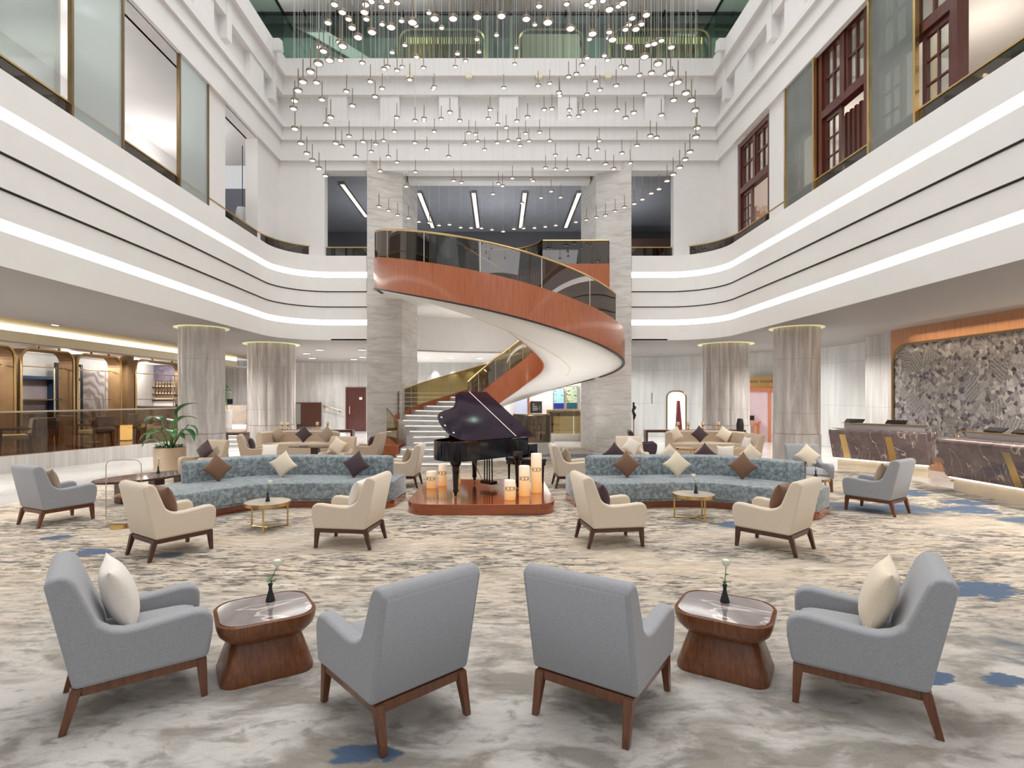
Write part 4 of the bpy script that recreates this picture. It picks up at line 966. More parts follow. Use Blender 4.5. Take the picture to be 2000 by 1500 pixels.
# dining chairs + tables behind the glass
def barchair():
    t = thing('lounge_dining_chair', '-', 'chair')
    MB().box(-.28, .28, -.27, .27, .34, .46).build('seat', simple('olive_seat', (.34, .31, .18), .8), t, bevel=.03)
    MB().box(-.29, .29, -.36, -.26, .42, .88, T(rx=.10)).build('backrest', darkf, t, bevel=.03)
    for sx in (-1, 1):
        MB().box(sx*.30-.025, sx*.30+.025, -.3, .27, .58, .63).build('armrest', darkwood, t, bevel=.01)
        MB().cone((sx*.27, .25, .6), (sx*.28, .28, 0), .028, .02, 6).build('leg', darkwood, t); MB().cone((sx*.27, -.27, .5), (sx*.28, -.33, 0), .03, .02, 6).build('leg', darkwood, t)
    return t
bc = barchair(); G = 'dark dining chairs in the bar lounge behind the glass'
for (x, y, r, lab) in ((-12.85, 12.4, -1.2, 'dark aubergine dining chair behind the bar glass, cut by the left photo edge'), (-12.15, 13.6, 2.4, 'dark dining chair with olive seat behind the bar glass, below the second portal'), (-12.6, 14.9, 1.0, 'dark dining chair facing its neighbour behind the bar glass, beside the round table'),
                       (-11.7, 15.7, 1.4, 'dark dining chair with olive seat seen side-on behind the bar glass, below the third portal'), (-11.1, 17.3, 2.6, 'dark aubergine dining chair in front of the bar counter, back to the lobby'), (-11.9, 18.3, -.6, 'dark dining chair near the bar counter beside the planter leaves')):
    place(bc, (x, y, .396), r, lab, G)
def bartable(x, y, lab):
    t = thing('round_bar_table', lab, 'table', (x, y, .396)); MB().lathe([(.36, .70), (.36, .73)], 28).build('table_top', tablemarble, t); MB().lathe([(.2, 0), (.2, .02), (.03, .05), (.03, .7)], 16).build('pedestal', bronze, t)
bartable(-13.2, 13.6, 'small round table behind the bar glass at the far left'); bartable(-12.4, 16.6, 'small round table behind the bar glass between two dining chairs')
t = thing('amber_floor_lantern', 'glowing amber floor lantern behind the bar glass', 'lantern', (-12.0, 17.5, .396)); MB().box(-.12, .12, -.12, .12, .02, .5).build('glow_box', emis('amber_glow', (1, .72, .30), 1.6), t); MB().box(-.13, .13, -.13, .13, 0, .02).box(-.13, .13, -.13, .13, .5, .52).build('frame', bronze, t)
# host desk and tall plant on the podium
t = thing('host_desk', 'beige marble host desk with a dark monitor between the left columns', 'desk', (-13.0, 25.9, .396)); MB().box(-.3, 1.1, -.3, .3, .0, 1.0).build('desk_body', veined('beige_desk_marble', (.62, .54, .48), (.40, .33, .28), (.3, .5, .1), 0, .2, 2, 2), t); MB().box(-.28, 1.08, -.33, -.31, .0, .08).build('plinth_light', ledm, t); MB().box(.0, .3, -.02, .02, 1.05, 1.3).build('monitor', screenm, t)
# ================================================================== PLANTS
def leafmesh(L, w, bend, nu=10, nv=4):
    def fn(u, v):
        s = math.sin(PI*min(1, u*1.02)**.8)**.8*w; x = (v-.5)*2*s; return (x, L*u*math.cos(bend*u), L*u*math.sin(-bend*u)*.9+abs(x)*.35)
    return MB().grid(lambda u, v: fn(u, v), nu, nv)
pl = thing('potted_plant', 'large leafy bird-of-paradise plant in a champagne planter beside the left round column', 'potted plant', (-7.72, 12.75, 0))
MB().lathe([(.24, 0), (.33, .06), (.335, .62), (.30, .62), (.30, .56)], 40).build('planter', planterm, pl, smooth=True)
random.seed(3); mb = MB()
for i in range(90):
    a = random.uniform(0, 2*PI); r = random.uniform(0, .27); L = random.uniform(.1, .2)
    g = leafmesh(L, .03, .5, 4, 2); mb.add(g.v, g.f, T(r*math.cos(a), r*math.sin(a), .60+random.uniform(0, .05), a+random.uniform(-1, 1)-PI/2) @ Euler((random.uniform(.2, .9), 0, 0)).to_matrix().to_4x4())
mb.build('groundcover_leaves', leafm, pl, smooth=True, fix=False)
for (a, lean, h, L, w, tilt) in ((.35, .12, .78, .70, .19, 1.25), (.9, .16, .62, .50, .15, .95), (2.9, .24, .66, .55, .14, .75), (3.4, .32, .38, .42, .08, .25), (.0, .30, .45, .42, .13, .05), (5.4, .14, .42, .42, .13, .55), (1.9, .16, .60, .45, .13, .8), (.2, .40, .55, .35, .09, -.1), (4.3, .2, .40, .42, .12, .5), (3.0, .45, .2, .35, .06, .3), (5.9, .12, .30, .40, .13, .7)):
    p0 = Vector((.06*math.cos(a), .06*math.sin(a), .6)); p1 = Vector((lean*math.cos(a), lean*math.sin(a), .6+h))
    mid = (p0+p1)/2-Vector((math.cos(a), math.sin(a), 0))*.03
    MB().tube(crom([p0, mid, p1], 5), .013, 6).build('stalk', stemm, pl, smooth=True)
    g = leafmesh(L, w, .9); MB().add(g.v, g.f, Matrix.Translation(p1-Vector((0, 0, .03))) @ Euler((tilt, 0, a-PI/2)).to_matrix().to_4x4()).build('leaf', leafm, pl, smooth=True, fix=False)
pl2 = thing('tall_potted_plant', 'slim tall palm in a white cylinder pot between the two left columns', 'potted plant', (-12.2, 24.4, .396))
MB().lathe([(.2, 0), (.22, .8), (.19, .8)], 20).build('pot', wht, pl2)
mb = MB()
for i in range(3): mb.tube([(0, 0, .78), (.03*i-.1, 0, 1.4), (-.15+.06*i, .0, 1.75)], .012, 5)
mb.build('stalk', stemm, pl2)
mb = MB()
for i in range(26):
    a = random.uniform(0, 2*PI); g = leafmesh(random.uniform(.3, .5), .03, .8, 5, 2); mb.add(g.v, g.f, T(-.1, 0, random.uniform(1.6, 1.95), a) @ Euler((random.uniform(.3, 1.2), 0, 0)).to_matrix().to_4x4())
mb.build('fronds', leafm, pl2, smooth=True, fix=False)

# ================================================================== SEATING
def YZ(poly, x0, x1):   # prism from a side profile (y,z)
    mb = MB(); n = len(poly); mb.v = [Vector((x, y, z)) for x in (x0, x1) for y, z in poly]
    mb.f = [list(range(n)), list(range(n, 2*n))[::-1]]+[[k, (k+1) % n, n+(k+1) % n, n+k] for k in range(n)]; return mb
def armchair(fab, label, wd=walnut):
    t = thing('armchair', label, 'armchair')
    back = [(-.285, .235), (-.30, .30), (-.405, .80), (-.40, .825), (-.375, .845), (-.335, .85), (-.30, .838), (-.27, .80), (-.20, .62), (-.15, .50), (-.12, .36), (-.12, .235)]
    YZ(back, -.312, .312).build('backrest', fab, t, bevel=.032, seg=4)
    arm = [(-.20, .235), (-.25, .5), (-.28, .68), (-.225, .66), (-.20, .605), (-.165, .555), (-.12, .522), (-.06, .503), (.0, .502), (.14, .514), (.27, .528), (.33, .524), (.368, .500), (.382, .455), (.380, .38), (.366, .30), (.352, .235)]
    for s in (-1, 1): YZ(arm, *sorted((s*.212, s*.3115))).build('armrest', fab, t, bevel=.03, seg=4)
    def crown(u, v):
        x = -.225+.45*u; y = -.17+.545*v; e = (1-(2*u-1)**6)*(1-max(0, 2*v-1)**5); return (x, y, .33+.105*e**.5)
    mb = MB().box(-.215, .215, -.17, .355, .235, .35); g = MB().grid(crown, 10, 12); mb.add(g.v, g.f); mb.build('seat_cushion', fab, t, smooth=True, fix=False)
    MB().box(-.285, .285, -.29, -.25, .185, .235).box(-.285, .285, .30, .34, .185, .235).box(-.285, -.245, -.25, .30, .185, .235).box(.245, .285, -.25, .30, .185, .235).build('base_frame', wd, t, bevel=.004)
    for sx in (-1, 1):
        for ya, yb in ((-.27, -.33), (.32, .335)):
            mb = MB(); a, b = .027, .017
            X0, X1 = sx*.262, sx*(.266 if ya < 0 else .275); k = .01 if ya < 0 else 0
            mb.v = [Vector(p) for p in ((X0-a, ya-a, .23), (X0+a, ya-a, .23), (X0+a, ya+a, .23), (X0-a, ya+a, .23), (X1-b, yb-b, 0), (X1+b, yb-b, 0), (X1+b, yb+b, 0), (X1-b, yb+b, 0))]
            mb.f = [[0, 1, 2, 3], [4, 5, 6, 7], [0, 1, 5, 4], [1, 2, 6, 5], [2, 3, 7, 6], [3, 0, 4, 7]]; mb.build('leg', wd, t, bevel=.003)
    return t
R = math.radians
gch = armchair(greyf, '-'); ich = armchair(ivoryf, '-', darkwood); bch = armchair(beigef, '-', darkwood)
GA, GB = 'grey wool armchairs', 'ivory wool armchairs'
CH = {}
def chair(key, proto, x, y, head, label, grp): CH[key] = (x, y, R(head)-PI/2); return place(proto, (x, y, .013 if abs(x) < 8.1 and y < 15 else 0), R(head)-PI/2, label, grp)
chair('a', gch, -2.20, 3.28, 36.5, 'large grey armchair at the lower left with an ivory cushion', GA)
chair('b', gch, -.60, 3.13, 132, 'grey armchair seen from behind, left of centre in the front row', GA)
chair('c', gch, .61, 3.19, 56, 'grey armchair seen from behind, right of centre in the front row', GA)
chair('d', gch, 2.17, 3.24, 147, 'large grey armchair at the lower right with a pale ivory cushion', GA)
chair('e', gch, -6.34, 7.78, 64, 'grey armchair at the far left by the brass loop table', GA)
chair('f', gch, 5.90, 8.48, 124, 'grey armchair at the far right facing left beside the blue carpet border', GA)
chair('g', gch, 6.0, 10.55, 262, 'grey armchair facing the camera behind the right end of the blue sofa, ivory diamond cushion', GA)
chair('h', ich, -3.80, 6.27, 56, 'ivory armchair in front of the left blue sofa with a brown cushion', GB)
chair('i', ich, -1.80, 6.66, 172, 'ivory armchair facing left between the small round table and the piano platform', GB)
chair('j', ich, 1.34, 6.71, 8, 'ivory armchair facing right just right of the piano platform', GB)
chair('k', ich, 3.28, 6.46, 131, 'ivory armchair facing left in front of the right blue sofa with a dark brown cushion', GB)
chair('l', ich, -1.92, 10.9, 178, 'ivory armchair immediately left of the piano beyond the blue sofa', GB)
chair('m', ich, 1.42, 10.87, 2, 'ivory armchair immediately right of the piano beyond the candles', GB)
chair('n', bch, -6.3, 11.6, 250, 'beige armchair with a dark plum diamond cushion behind the left end of the blue sofa', GB)
chair('o', bch, -6.15, 13.7, 20, 'beige armchair turned right in the rear left group beside the round column', GB)
chair('p', bch, -3.75, 12.6, 262, 'beige armchair with an ivory diamond cushion behind the left blue sofa', GB)
chair('q', bch, -3.45, 14.4, 176, 'beige armchair facing left beside the wood newel block', GB)
chair('r', ich, 3.1, 12.7, 270, 'ivory armchair with a white diamond cushion behind the right blue sofa', GB)
chair('s', bch, 6.15, 13.7, 183, 'beige armchair facing left in the rear right group', GB)
purp = armchair(darkf, '-', darkwood); chair('t', purp, 4.05, 15.4, 350, 'dark aubergine armchair mostly hidden behind the ivory one, rear right group', 'dark armchairs')

# ---- cushions
def cushion(mat, s=.42, th=.13):
    mb = MB(); n = 18
    def f(sg):
        def g(u, v):
            a, b = -math.cos(PI*u), -math.cos(PI*v); e = max(0, (1-a**2)*(1-b**2))**.42; p = 1-.14*(1-a*a*b*b)*(a**4+b**4)
            return (a*s/2*p, sg*th/2*e, b*s/2*p)
        return g
    for sg in (-1, 1): g = MB().grid(f(sg), n, n); mb.add(g.v, g.f if sg < 0 else [x[::-1] for x in g.f])
    o = mb.build('cushion', mat, None, smooth=True, fix=False); o['category'] = 'cushion'; return o
def put_cushion(mat, x, y, z, rz, label, diamond=True, tilt=-.3, s=.42, th=.14, roll=0, grp=None):
    o = cushion(mat, s, th); o['label'] = label
    if grp: o['group'] = grp
    m = Matrix.Translation((x, y, z)) @ Matrix.Rotation(rz, 4, 'Z') @ Matrix.Rotation(tilt, 4, 'X') @ Matrix.Rotation((PI/4 if diamond else 0)+roll, 4, 'Y')
    o.matrix_world = m; return o
def chair_cushion(key, mat, label, diamond=False, roll=0, s=.42, th=.15, up=0, fwd=0):
    x, y, rz = CH[key]; ly = -.075+fwd; lz = .62+up; 
    if diamond: lz = .655+up
    X = x-ly*math.sin(rz); Y = y+ly*math.cos(rz)
    put_cushion(mat, X, Y, lz, rz, label, diamond, .30, s, th, roll)
chair_cushion('a', pil_wh, 'ivory square cushion on the lower left grey armchair', roll=.06, up=.02, s=.40, th=.17)
chair_cushion('d', pil_iv, 'pale cream square cushion on the lower right grey armchair', roll=-.06, up=.02, s=.40, th=.17)
chair_cushion('e', pil_ta, 'taupe cushion on the far left grey armchair', s=.36)
chair_cushion('f', pil_ta, 'taupe cushion on the far right grey armchair', s=.36)
chair_cushion('g', pil_iv, 'ivory diamond-set cushion on the grey armchair facing the camera', True, s=.36, fwd=.04)
chair_cushion('h', pil_br, 'brown cushion on the ivory armchair before the left blue sofa', s=.36, fwd=.03)
chair_cushion('i', pil_wh, 'white cushion on the ivory armchair left of the piano platform', s=.36)
chair_cushion('j', pil_dk, 'dark cushion on the ivory armchair right of the piano platform', s=.30, up=-.02)
chair_cushion('k', pil_br, 'dark brown cushion on the ivory armchair before the right blue sofa', s=.36, fwd=.02)
chair_cushion('l', pil_ta, 'taupe cushion on the ivory armchair just left of the piano', s=.34)
chair_cushion('m', pil_ta, 'taupe cushion on the ivory armchair just right of the piano', s=.34)
chair_cushion('n', pil_dk, 'dark plum diamond-set cushion on the beige armchair by the planter', True, s=.36, fwd=.05)
chair_cushion('o', pil_dk, 'dark cushion on the beige armchair turned right in the rear left group', s=.32)
chair_cushion('p', pil_iv, 'ivory diamond-set cushion on the beige armchair behind the left blue sofa', True, s=.36, fwd=.05, roll=.3)
chair_cushion('q', pil_dk, 'dark cushion on the beige armchair beside the wood newel block', s=.3)
chair_cushion('r', pil_wh, 'white diamond-set cushion on the ivory armchair behind the right blue sofa', True, s=.36, fwd=.05, roll=.2)
chair_cushion('s', pil_wh, 'white cushion on the beige armchair facing left, rear right group', s=.34)

# ---- serpentine sofas
def resample(path, n=60): return [tuple(p[:2]) for p in crom([(x, y, 0) for x, y in path], n//(len(path)-1))]
def offsetp(path, d):
    out = []
    for i, p in enumerate(path):
        a = Vector(path[max(0, i-1)]); b = Vector(path[min(len(path)-1, i+1)]); t = (b-a).normalized(); out.append((p[0]+t.y*d, p[1]-t.x*d))
    return out
def rounded_band(front, back, z0, z1, rad=.06, endr=.18):
    # loft across the band; front/back equal-length paths; vertical rounded profile
    n = len(front); F = [Vector((*p, 0)) for p in front]; B = [Vector((*p, 0)) for p in back]; mb = MB()
    prof = [(0.0, z0), (0.0, z0+rad), (0, z1-rad), (rad*.3, z1-rad*.3), (rad, z1), (.5, z1+.012), (1-rad, z1), (1-rad*.3, z1-rad*.3), (1, z1-rad), (1, z0)]
    L = [0]
    for i in range(1, n): L.append(L[-1]+(F[i]-F[i-1]).length)
    tot = L[-1]; rows = []
    for i in range(n):
        w = (B[i]-F[i]).length; u = (B[i]-F[i])/w; d = min(L[i], tot-L[i]); q = endr*(1-math.sqrt(max(0, 1-(1-min(1, d/endr))**2))) if endr else 0
        row = []
        for a, z in prof:
            off = rad*a/rad if a in (0.0, 1, .5) else a
            if a in (0.0,): s_ = q
            elif a == 1: s_ = w-q
            elif a == .5: s_ = w/2
            elif a < .5: s_ = q+a
            else: s_ = w-q-(1-a)
            row.append(F[i]+u*s_+Vector((0, 0, z)))
        rows.append(row)
    m = len(prof); mb.v = [p for r in rows for p in r]
    for i in range(n-1):
        for k in range(m-1): mb.f.append([i*m+k, i*m+k+1, (i+1)*m+k+1, (i+1)*m+k])
        mb.f.append([i*m+m-1, i*m, (i+1)*m, (i+1)*m+m-1])
    mb.f.append(list(range(m))); mb.f.append([(n-1)*m+k for k in range(m)][::-1]); return mb
def sofa(front, back, b0, b1, label, mir=False):
    t = thing('serpentine_sofa', label, 'sofa', (0, 0, .013)); f = resample(front); b = resample(back); n = min(len(f), len(b)); f, b = f[:n], b[:n]
    def lerp(k): return [(f[i][0]+(b[i][0]-f[i][0])*k, f[i][1]+(b[i][1]-f[i][1])*k) for i in range(n)]
    rounded_band(f, b, .16, .42, .05).build('seat', bluev, t, smooth=True)
    rounded_band(lerp(.015), lerp(.985), .12, .158, .01).build('seat_piping', bluev, t, smooth=True)
    rounded_band(lerp(.10), lerp(.92), .0, .12, .005, .1).build('wood_plinth', plinthw, t)
    i0, i1 = int(b0*n), int(b1*n); A = lerp(.68)[i0:i1]; B = lerp(.93)[i0:i1]
    mb = rounded_band(A, B, .42, .755, .06, .10)
    mb.build('backrest', bluev, t, smooth=True); return t
sofa([(-4.68, 7.45), (-4.38, 7.75), (-4.12, 8.15), (-3.75, 8.55), (-3.2, 8.68), (-2.5, 8.64), (-1.72, 8.62)],
     [(-5.48, 8.0), (-5.28, 8.5), (-4.98, 9.12), (-4.45, 9.72), (-3.6, 9.88), (-2.6, 9.78), (-1.62, 9.72)], .235, .96, 'long serpentine blue-grey velvet sofa on the left with brown, ivory and dark cushions')
sofa([(1.25, 8.62), (2.1, 8.62), (2.9, 8.72), (3.4, 8.66), (3.78, 8.42), (4.15, 8.08), (4.52, 7.78)],
     [(1.15, 9.72), (2.2, 9.8), (3.1, 9.9), (4.05, 9.72), (4.62, 9.2), (4.95, 8.72), (5.15, 8.4)], .07, .86, 'long serpentine blue-grey velvet sofa on the right with two brown and one ivory cushion')
put_cushion(pil_br, -4.52, 8.72, .655, R(50), 'brown diamond-set cushion at the left end of the left blue sofa', s=.35, tilt=-.22)
put_cushion(pil_iv, -3.66, 9.22, .655, R(4), 'ivory diamond-set cushion in the middle of the left blue sofa', s=.35, tilt=-.25, roll=.12)
put_cushion(pil_dk, -2.42, 9.20, .655, 0, 'dark brown diamond-set cushion at the right end of the left blue sofa', s=.35, tilt=-.25, roll=.15)
put_cushion(pil_br, 2.15, 9.18, .655, 0, 'brown diamond-set cushion at the left end of the right blue sofa', s=.35, tilt=-.25)
put_cushion(pil_iv, 3.02, 9.24, .655, R(-4), 'ivory diamond-set cushion in the middle of the right blue sofa', s=.35, tilt=-.25)
put_cushion(pil_br, 4.02, 8.98, .655, R(-35), 'brown diamond-set cushion at the right end of the right blue sofa', s=.35, tilt=-.22)
# rear curved sofas
def curved_sofa(cx, cy, label):
    t = thing('curved_sofa', label, 'sofa', (cx, cy, 0)); r = 1.9
    p = [(-1.22, -.95), (-1.1, -.45), (-.8, -.1), (0, .1), (.8, -.1), (1.1, -.45), (1.22, -.95)]
    q = resample(p); MB().sweep(q, [(0, 0.02), (0, .68), (.03, .74), (.11, .76), (.17, .72), (.18, .3), (.18, .02)]).build('backrest', beigef, t, smooth=True)
    MB().prism([(x*.88, y-.1 if abs(x) < .9 else y) for x, y in q], .1, .42).build('seat', beigef, t, bevel=.04)
    return t
curved_sofa(-5.95, 17.0, 'curved beige sofa in the rear left group with three diamond-set cushions')
curved_sofa(6.15, 17.0, 'curved beige sofa in the rear right group with three cushions')
for i, (x, m, c) in enumerate(((-6.75, pil_ta, 'taupe'), (-5.95, pil_dk, 'dark'), (-5.25, pil_ta, 'taupe'))): put_cushion(m, x, 16.55, .66, 0, '%s diamond-set cushion on the rear left curved sofa, %s of three' % (c, ('left', 'middle', 'right')[i]), tilt=-.2, s=.4)
for i, (x, m, c) in enumerate(((5.35, pil_iv, 'ivory'), (6.1, pil_dk, 'dark plum'), (6.85, pil_iv, 'ivory'))): put_cushion(m, x, 16.55, .66, 0, '%s cushion on the rear right curved sofa, %s of three' % (c, ('left', 'middle', 'right')[i]), tilt=-.2, s=.4, roll=(.3, 0, -.2)[i])
# hidden-back bench with cushion tips behind the right blue sofa
t = thing('low_bench', 'low beige bench directly behind the right blue sofa', 'bench', (3.4, 10.75, .013)); MB().box(-1.35, 1.7, -.3, .3, .12, .44).build('seat', beigef, t, bevel=.04); MB().box(-1.25, 1.6, -.25, .25, 0, .12).build('plinth', darkwood, t)
for i, (x, m, c, d, s_) in enumerate(((2.27, pil_dk, 'dark plum', 1, .36), (3.35, pil_iv, 'ivory', 1, .32), (4.05, pil_dk, 'dark brown', 1, .34), (4.45, pil_wh, 'white', 0, .36), (4.95, pil_iv, 'cream', 1, .34))): put_cushion(m, x, 10.7, .665, 0, '%s cushion tip on the low bench behind the right blue sofa' % c, bool(d), -.1, s_)
t = thing('low_ottoman', 'low beige ottoman behind the left blue sofa', 'ottoman', (-5.15, 12.2, .013)); MB().box(-.35, .35, -.3, .3, .08, .42).build('seat', beigef, t, bevel=.05); MB().box(-.28, .28, -.22, .22, 0, .08).build('plinth', darkwood, t)
put_cushion(pil_wh, -5.15, 12.2, .575, .2, 'white cushion with a thin blue line on the low ottoman behind the left blue sofa', False, -.5, .36)

# ================================================================== TABLES
def woodtable(x, y, rz, label):
    t = thing('walnut_side_table', label, 'side table', (x, y, .013), rz)
    def lvl(w, d, r, z): return [(px, py, z) for px, py in rrect(w*.94, d*.94, r*.94, 7)]
    L = [lvl(.42, .36, .11, .245), lvl(.52, .46, .14, .262), lvl(.60, .53, .155, .305), lvl(.63, .555, .16, .35), lvl(.635, .56, .16, .385), lvl(.615, .54, .155, .394), lvl(.605, .53, .15, .386), lvl(.59, .515, .15, .383)]
    mb = MB(); n = len(L[0])
    for r in L: mb.v += [Vector(p) for p in r]
    for k in range(len(L)-1): mb.f += [[k*n+i, k*n+(i+1) % n, (k+1)*n+(i+1) % n, (k+1)*n+i] for i in range(n)]
    mb.f += [list(range(n))[::-1], list(range((len(L)-1)*n, len(L)*n))]; mb.build('table_bowl', walnut_t, t, smooth=True)
    MB().prism(rrect(.550, .480, .136, 7), .384, .391).build('marble_top', tabletop_m, t)
    L = [lvl(.595, .45, .10, 0), lvl(.60, .455, .10, .02), lvl(.535, .40, .095, .12), lvl(.45, .34, .085, .235), lvl(.43, .32, .08, .25)]
    mb = MB()
    for r in L: mb.v += [Vector(p) for p in r]
    for k in range(len(L)-1): mb.f += [[k*n+i, k*n+(i+1) % n, (k+1)*n+(i+1) % n, (k+1)*n+i] for i in range(n)]
    mb.f += [list(range(n))[::-1], list(range((len(L)-1)*n, len(L)*n))]; mb.build('flared_base', walnut_t, t, smooth=True); return t
woodtable(-1.55, 3.60, R(31), 'walnut pedestal table with marble top between the two left front armchairs')
woodtable(1.50, 3.61, R(-32), 'walnut pedestal table with marble top between the two right front armchairs')
def roundtable(x, y, label, r=.3, h=.365, rot=0, top=None):
    t = thing('round_brass_table', label, 'side table', (x, y, .013), rot)
    MB().lathe([(r, h-.045), (r, h), (r-.012, h), (r-.012, h-.045)], 48, cap=False).build('brass_rim', brass, t, smooth=True); MB().lathe([(r-.012, h-.03), (r-.012, h-.002)], 48).build('marble_top', top or MATS.get('cream_top') or veined('cream_top', (.60, .53, .46), (.48, .40, .34), (.3, .3, .3), 0, .12, 3, 2), t)
    P = [((r-.03)*math.cos(a), (r-.03)*math.sin(a)) for a in (R(270), R(150), R(30))]
    for px, py in P: MB().cone((px, py, 0), (px, py, h-.03), .012, n=8).build('leg', brass, t)
    for px, py in P: MB().cone((px, py, .012), (0, 0, .012), .009, n=6).build('foot_rail', brass, t)
    return t
rt = roundtable(-3.15, 7.40, 'round brass table with pale top in front of the left blue sofa', rot=.2)
roundtable(2.86, 8.0, 'round brass table with pale top in front of the right blue sofa', rot=.25)
roundtable(5.5, 9.6, 'round brass table before the front-facing grey armchair at the right', rot=.4)
roundtable(5.05, 14.6, 'small round brass table before the rear right curved sofa', .3, .42)
# vases with roses
def vase():
    t = thing('bud_vase', '-', 'vase'); MB().lathe([(.030, 0), (.031, .006), (.024, .035), (.012, .075), (.0115, .10), (.017, .118), (.013, .118), (.008, .10)], 24).build('vase_body', blackvase, t, smooth=True); return t
def rose(lean=.045, H=.115):
    t = thing('white_rose', '-', 'flower'); top = Vector((lean, 0, H))
    MB().tube(crom([(0, 0, -.06), (0, 0, .0), (lean*.4, 0, H*.5), top], 5),   .0030, 6).build('stem', stemm, t, smooth=True)
    for (a, z, L, w) in ((2.8, .01, .05, .015), (.6, .03, .045, .013), (3.6, .055, .035, .012), (5, .0, .045, .014), (1.6, .02, .04, .012)):
        g = leafmesh(L, w, .5, 5, 2); MB().add(g.v, g.f, Matrix.Translation((lean*.3*z/.05, 0, z)) @ Euler((.7, 0, a)).to_matrix().to_4x4()).build('leaf', leafm, t, smooth=True, fix=False)
    mb = MB().lathe([(.004, -.006), (.020, .004), (.027, .020), (.024, .040), (.012, .046)], 12, Matrix.Translation(top))
    for k in range(6):
        a = k*1.05; g = MB().grid(lambda u, v: ((.012+.020*math.sin(v*1.9))*math.cos(a+(u-.5)*1.6), (.012+.020*math.sin(v*1.9))*math.sin(a+(u-.5)*1.6), v*.046), 5, 5); mb.add(g.v, g.f, Matrix.Translation(top) @ Euler((0, 0, 0)).to_matrix().to_4x4())
    mb.build('bloom', rosem, t, smooth=True, fix=False); return t
vp, rp = vase(), rose()
for (x, y, z, r, w) in ((-1.565, 3.72, .404, .3, 'on the front left walnut table'), (1.535, 3.70, .404, 1.0, 'on the front right walnut table'), (-3.15, 7.40, .376, 1.2, 'on the round brass table before the left blue sofa'), (2.90, 8.02, .376, 2.0, 'on the round brass table before the right blue sofa'), (5.6, 9.62, .376, 1.5, 'on the round table by the front-facing grey armchair'), (-6.05, 9.65, .436, 1.9, 'on the long boat-shaped table at the left')):
    place(vp, (x, y, z), 0, 'small matt black bud vase '+w, 'black bud vases'); place(rp, (x, y, z+.118), r, 'white rose in the black vase '+w, 'white roses')
# boat table, loop table
t = thing('boat_shaped_table', 'long boat-shaped dark wood table with mirror-like top left of the blue sofa', 'coffee table', (-6.1, 9.6, 0), R(62))
bt = [(math.cos(a)*.95, .42*math.sin(a)*(1-.25*math.cos(a))) for a in [2*PI*k/40 for k in range(40)]]
MB().prism(bt, .385, .42).build('wood_top', darkwood, t, bevel=.008); MB().prism([(x*.95, y*.93) for x, y in bt], .4205, .4225).build('glossy_inlay', tablemarble, t)
for x in (-.5, .05, .5): MB().box(x-.09, x+.09, -.10, .10, 0, .385).build('leg', darkwood, t, bevel=.01)
t = thing('loop_frame_table', 'brass loop frame with drum base carrying a small round wooden table top', 'side table', (-5.18, 7.4, .013))
MB().lathe([(.10, 0), (.10, .055)], 32).build('drum_base', brass, t)
lp = rrect(.48, .86, .09, 6, 0, .50); MB().tube([(x+.07, 0, y) for x, y in lp], .0055, 6, True).build('loop_frame', nickel, t, smooth=True)
MB().lathe([(.2, .40), (.21, .42), (.2, .435)], 32, T(.05, .2, 0)).build('table_top', walnut_t, t, smooth=True)
MB().cone((.14, .14, .4), (.15, .06, 0), .018, .014, 6).build('leg', darkwood, t); MB().cone((.16, .26, .4), (.16, .26, 0), .018, .014, 6).build('leg', darkwood, t)
t = thing('pointed_coffee_table', 'low dark pointed-top table on a square pedestal before the rear left sofa', 'coffee table', (-5.2, 15.1, .013))
MB().prism([(-.65, 0), (-.35, .18), (.5, .3), (.6, -.2), (-.3, -.15)], .38, .41).build('top', tablemarble, t); MB().box(-.0, .2, -.1, .1, 0, .38).build('pedestal', darkwood, t)
def console(x, y, w, lab):
    t = thing('console_table', lab, 'console table', (x, y, 0)); MB().box(-w/2, w/2, -.16, .16, .66, .74).build('top', darkwood, t, bevel=.005)
    for sx in (-1, 1): MB().box(sx*(w/2-.03)-.03, sx*(w/2-.03)+.03, -.15, .15, 0, .66).build('leg', darkwood, t)
console(-7.85, 16.2, .7, 'small brown console beside the rear left curved sofa'); console(-5.9, 17.55, 2.4, 'long console behind the rear left curved sofa'); console(6.3, 17.55, 3.2, 'long console behind the rear right curved sofa')
def candleholder():
    t = thing('candle_holder', '-', 'candle holder'); MB().lathe([(.05, 0), (.05, .012), (.015, .03), (.03, .06), (.012, .09), (.03, .13), (.05, .15), (.05, .16)], 14).build('stand', brass, t, smooth=True); MB().lathe([(.045, .16), (.05, .2), (.045, .25)], 14).build('candle', simple('cream_candle', (.80, .62, .42), .5), t, smooth=True); return t
chp = candleholder()
for (x, y, w) in ((-7.0, 17.55, 'left end of the console behind the rear left sofa'), (-6.8, 17.5, 'beside the leftmost one behind the rear left sofa'), (-5.85, 17.5, 'middle of the console behind the rear left sofa'), (-5.55, 17.6, 'right part of the console behind the rear left sofa'),
                  (5.75, 17.5, 'before the arched doorway on the rear right console'), (6.1, 17.55, 'second on the rear right console'), (6.55, 17.5, 'third on the rear right console'), (7.05, 17.5, 'right end of the rear right console')):
    place(chp, (x, y, .741), 0, 'gold candle holder, '+w, 'gold candle holders')

# ================================================================== PIANO
pf = thing('piano_platform', 'polished red-brown wooden platform with rounded corners under the grand piano', 'platform', (-.28, 9.45, .013))
MB().prism(rrect(2.3, 2.5, .38, 10), 0, .165).build('platform_body', plinthw, pf, bevel=.006)
pz = .179
# local frame: origin keyboard centre; +u toward tail, +w toward bass side (camera-right)
pu = Vector((-.697, -.717, 0)); pw = Vector((.717, -.697, 0)); pc = Vector((.0, 9.9, 0))
A = math.atan2(pu.y, pu.x)
pn = thing('grand_piano', 'black grand piano with raised lid on the wooden platform', 'piano', (pc.x, pc.y, pz), A)
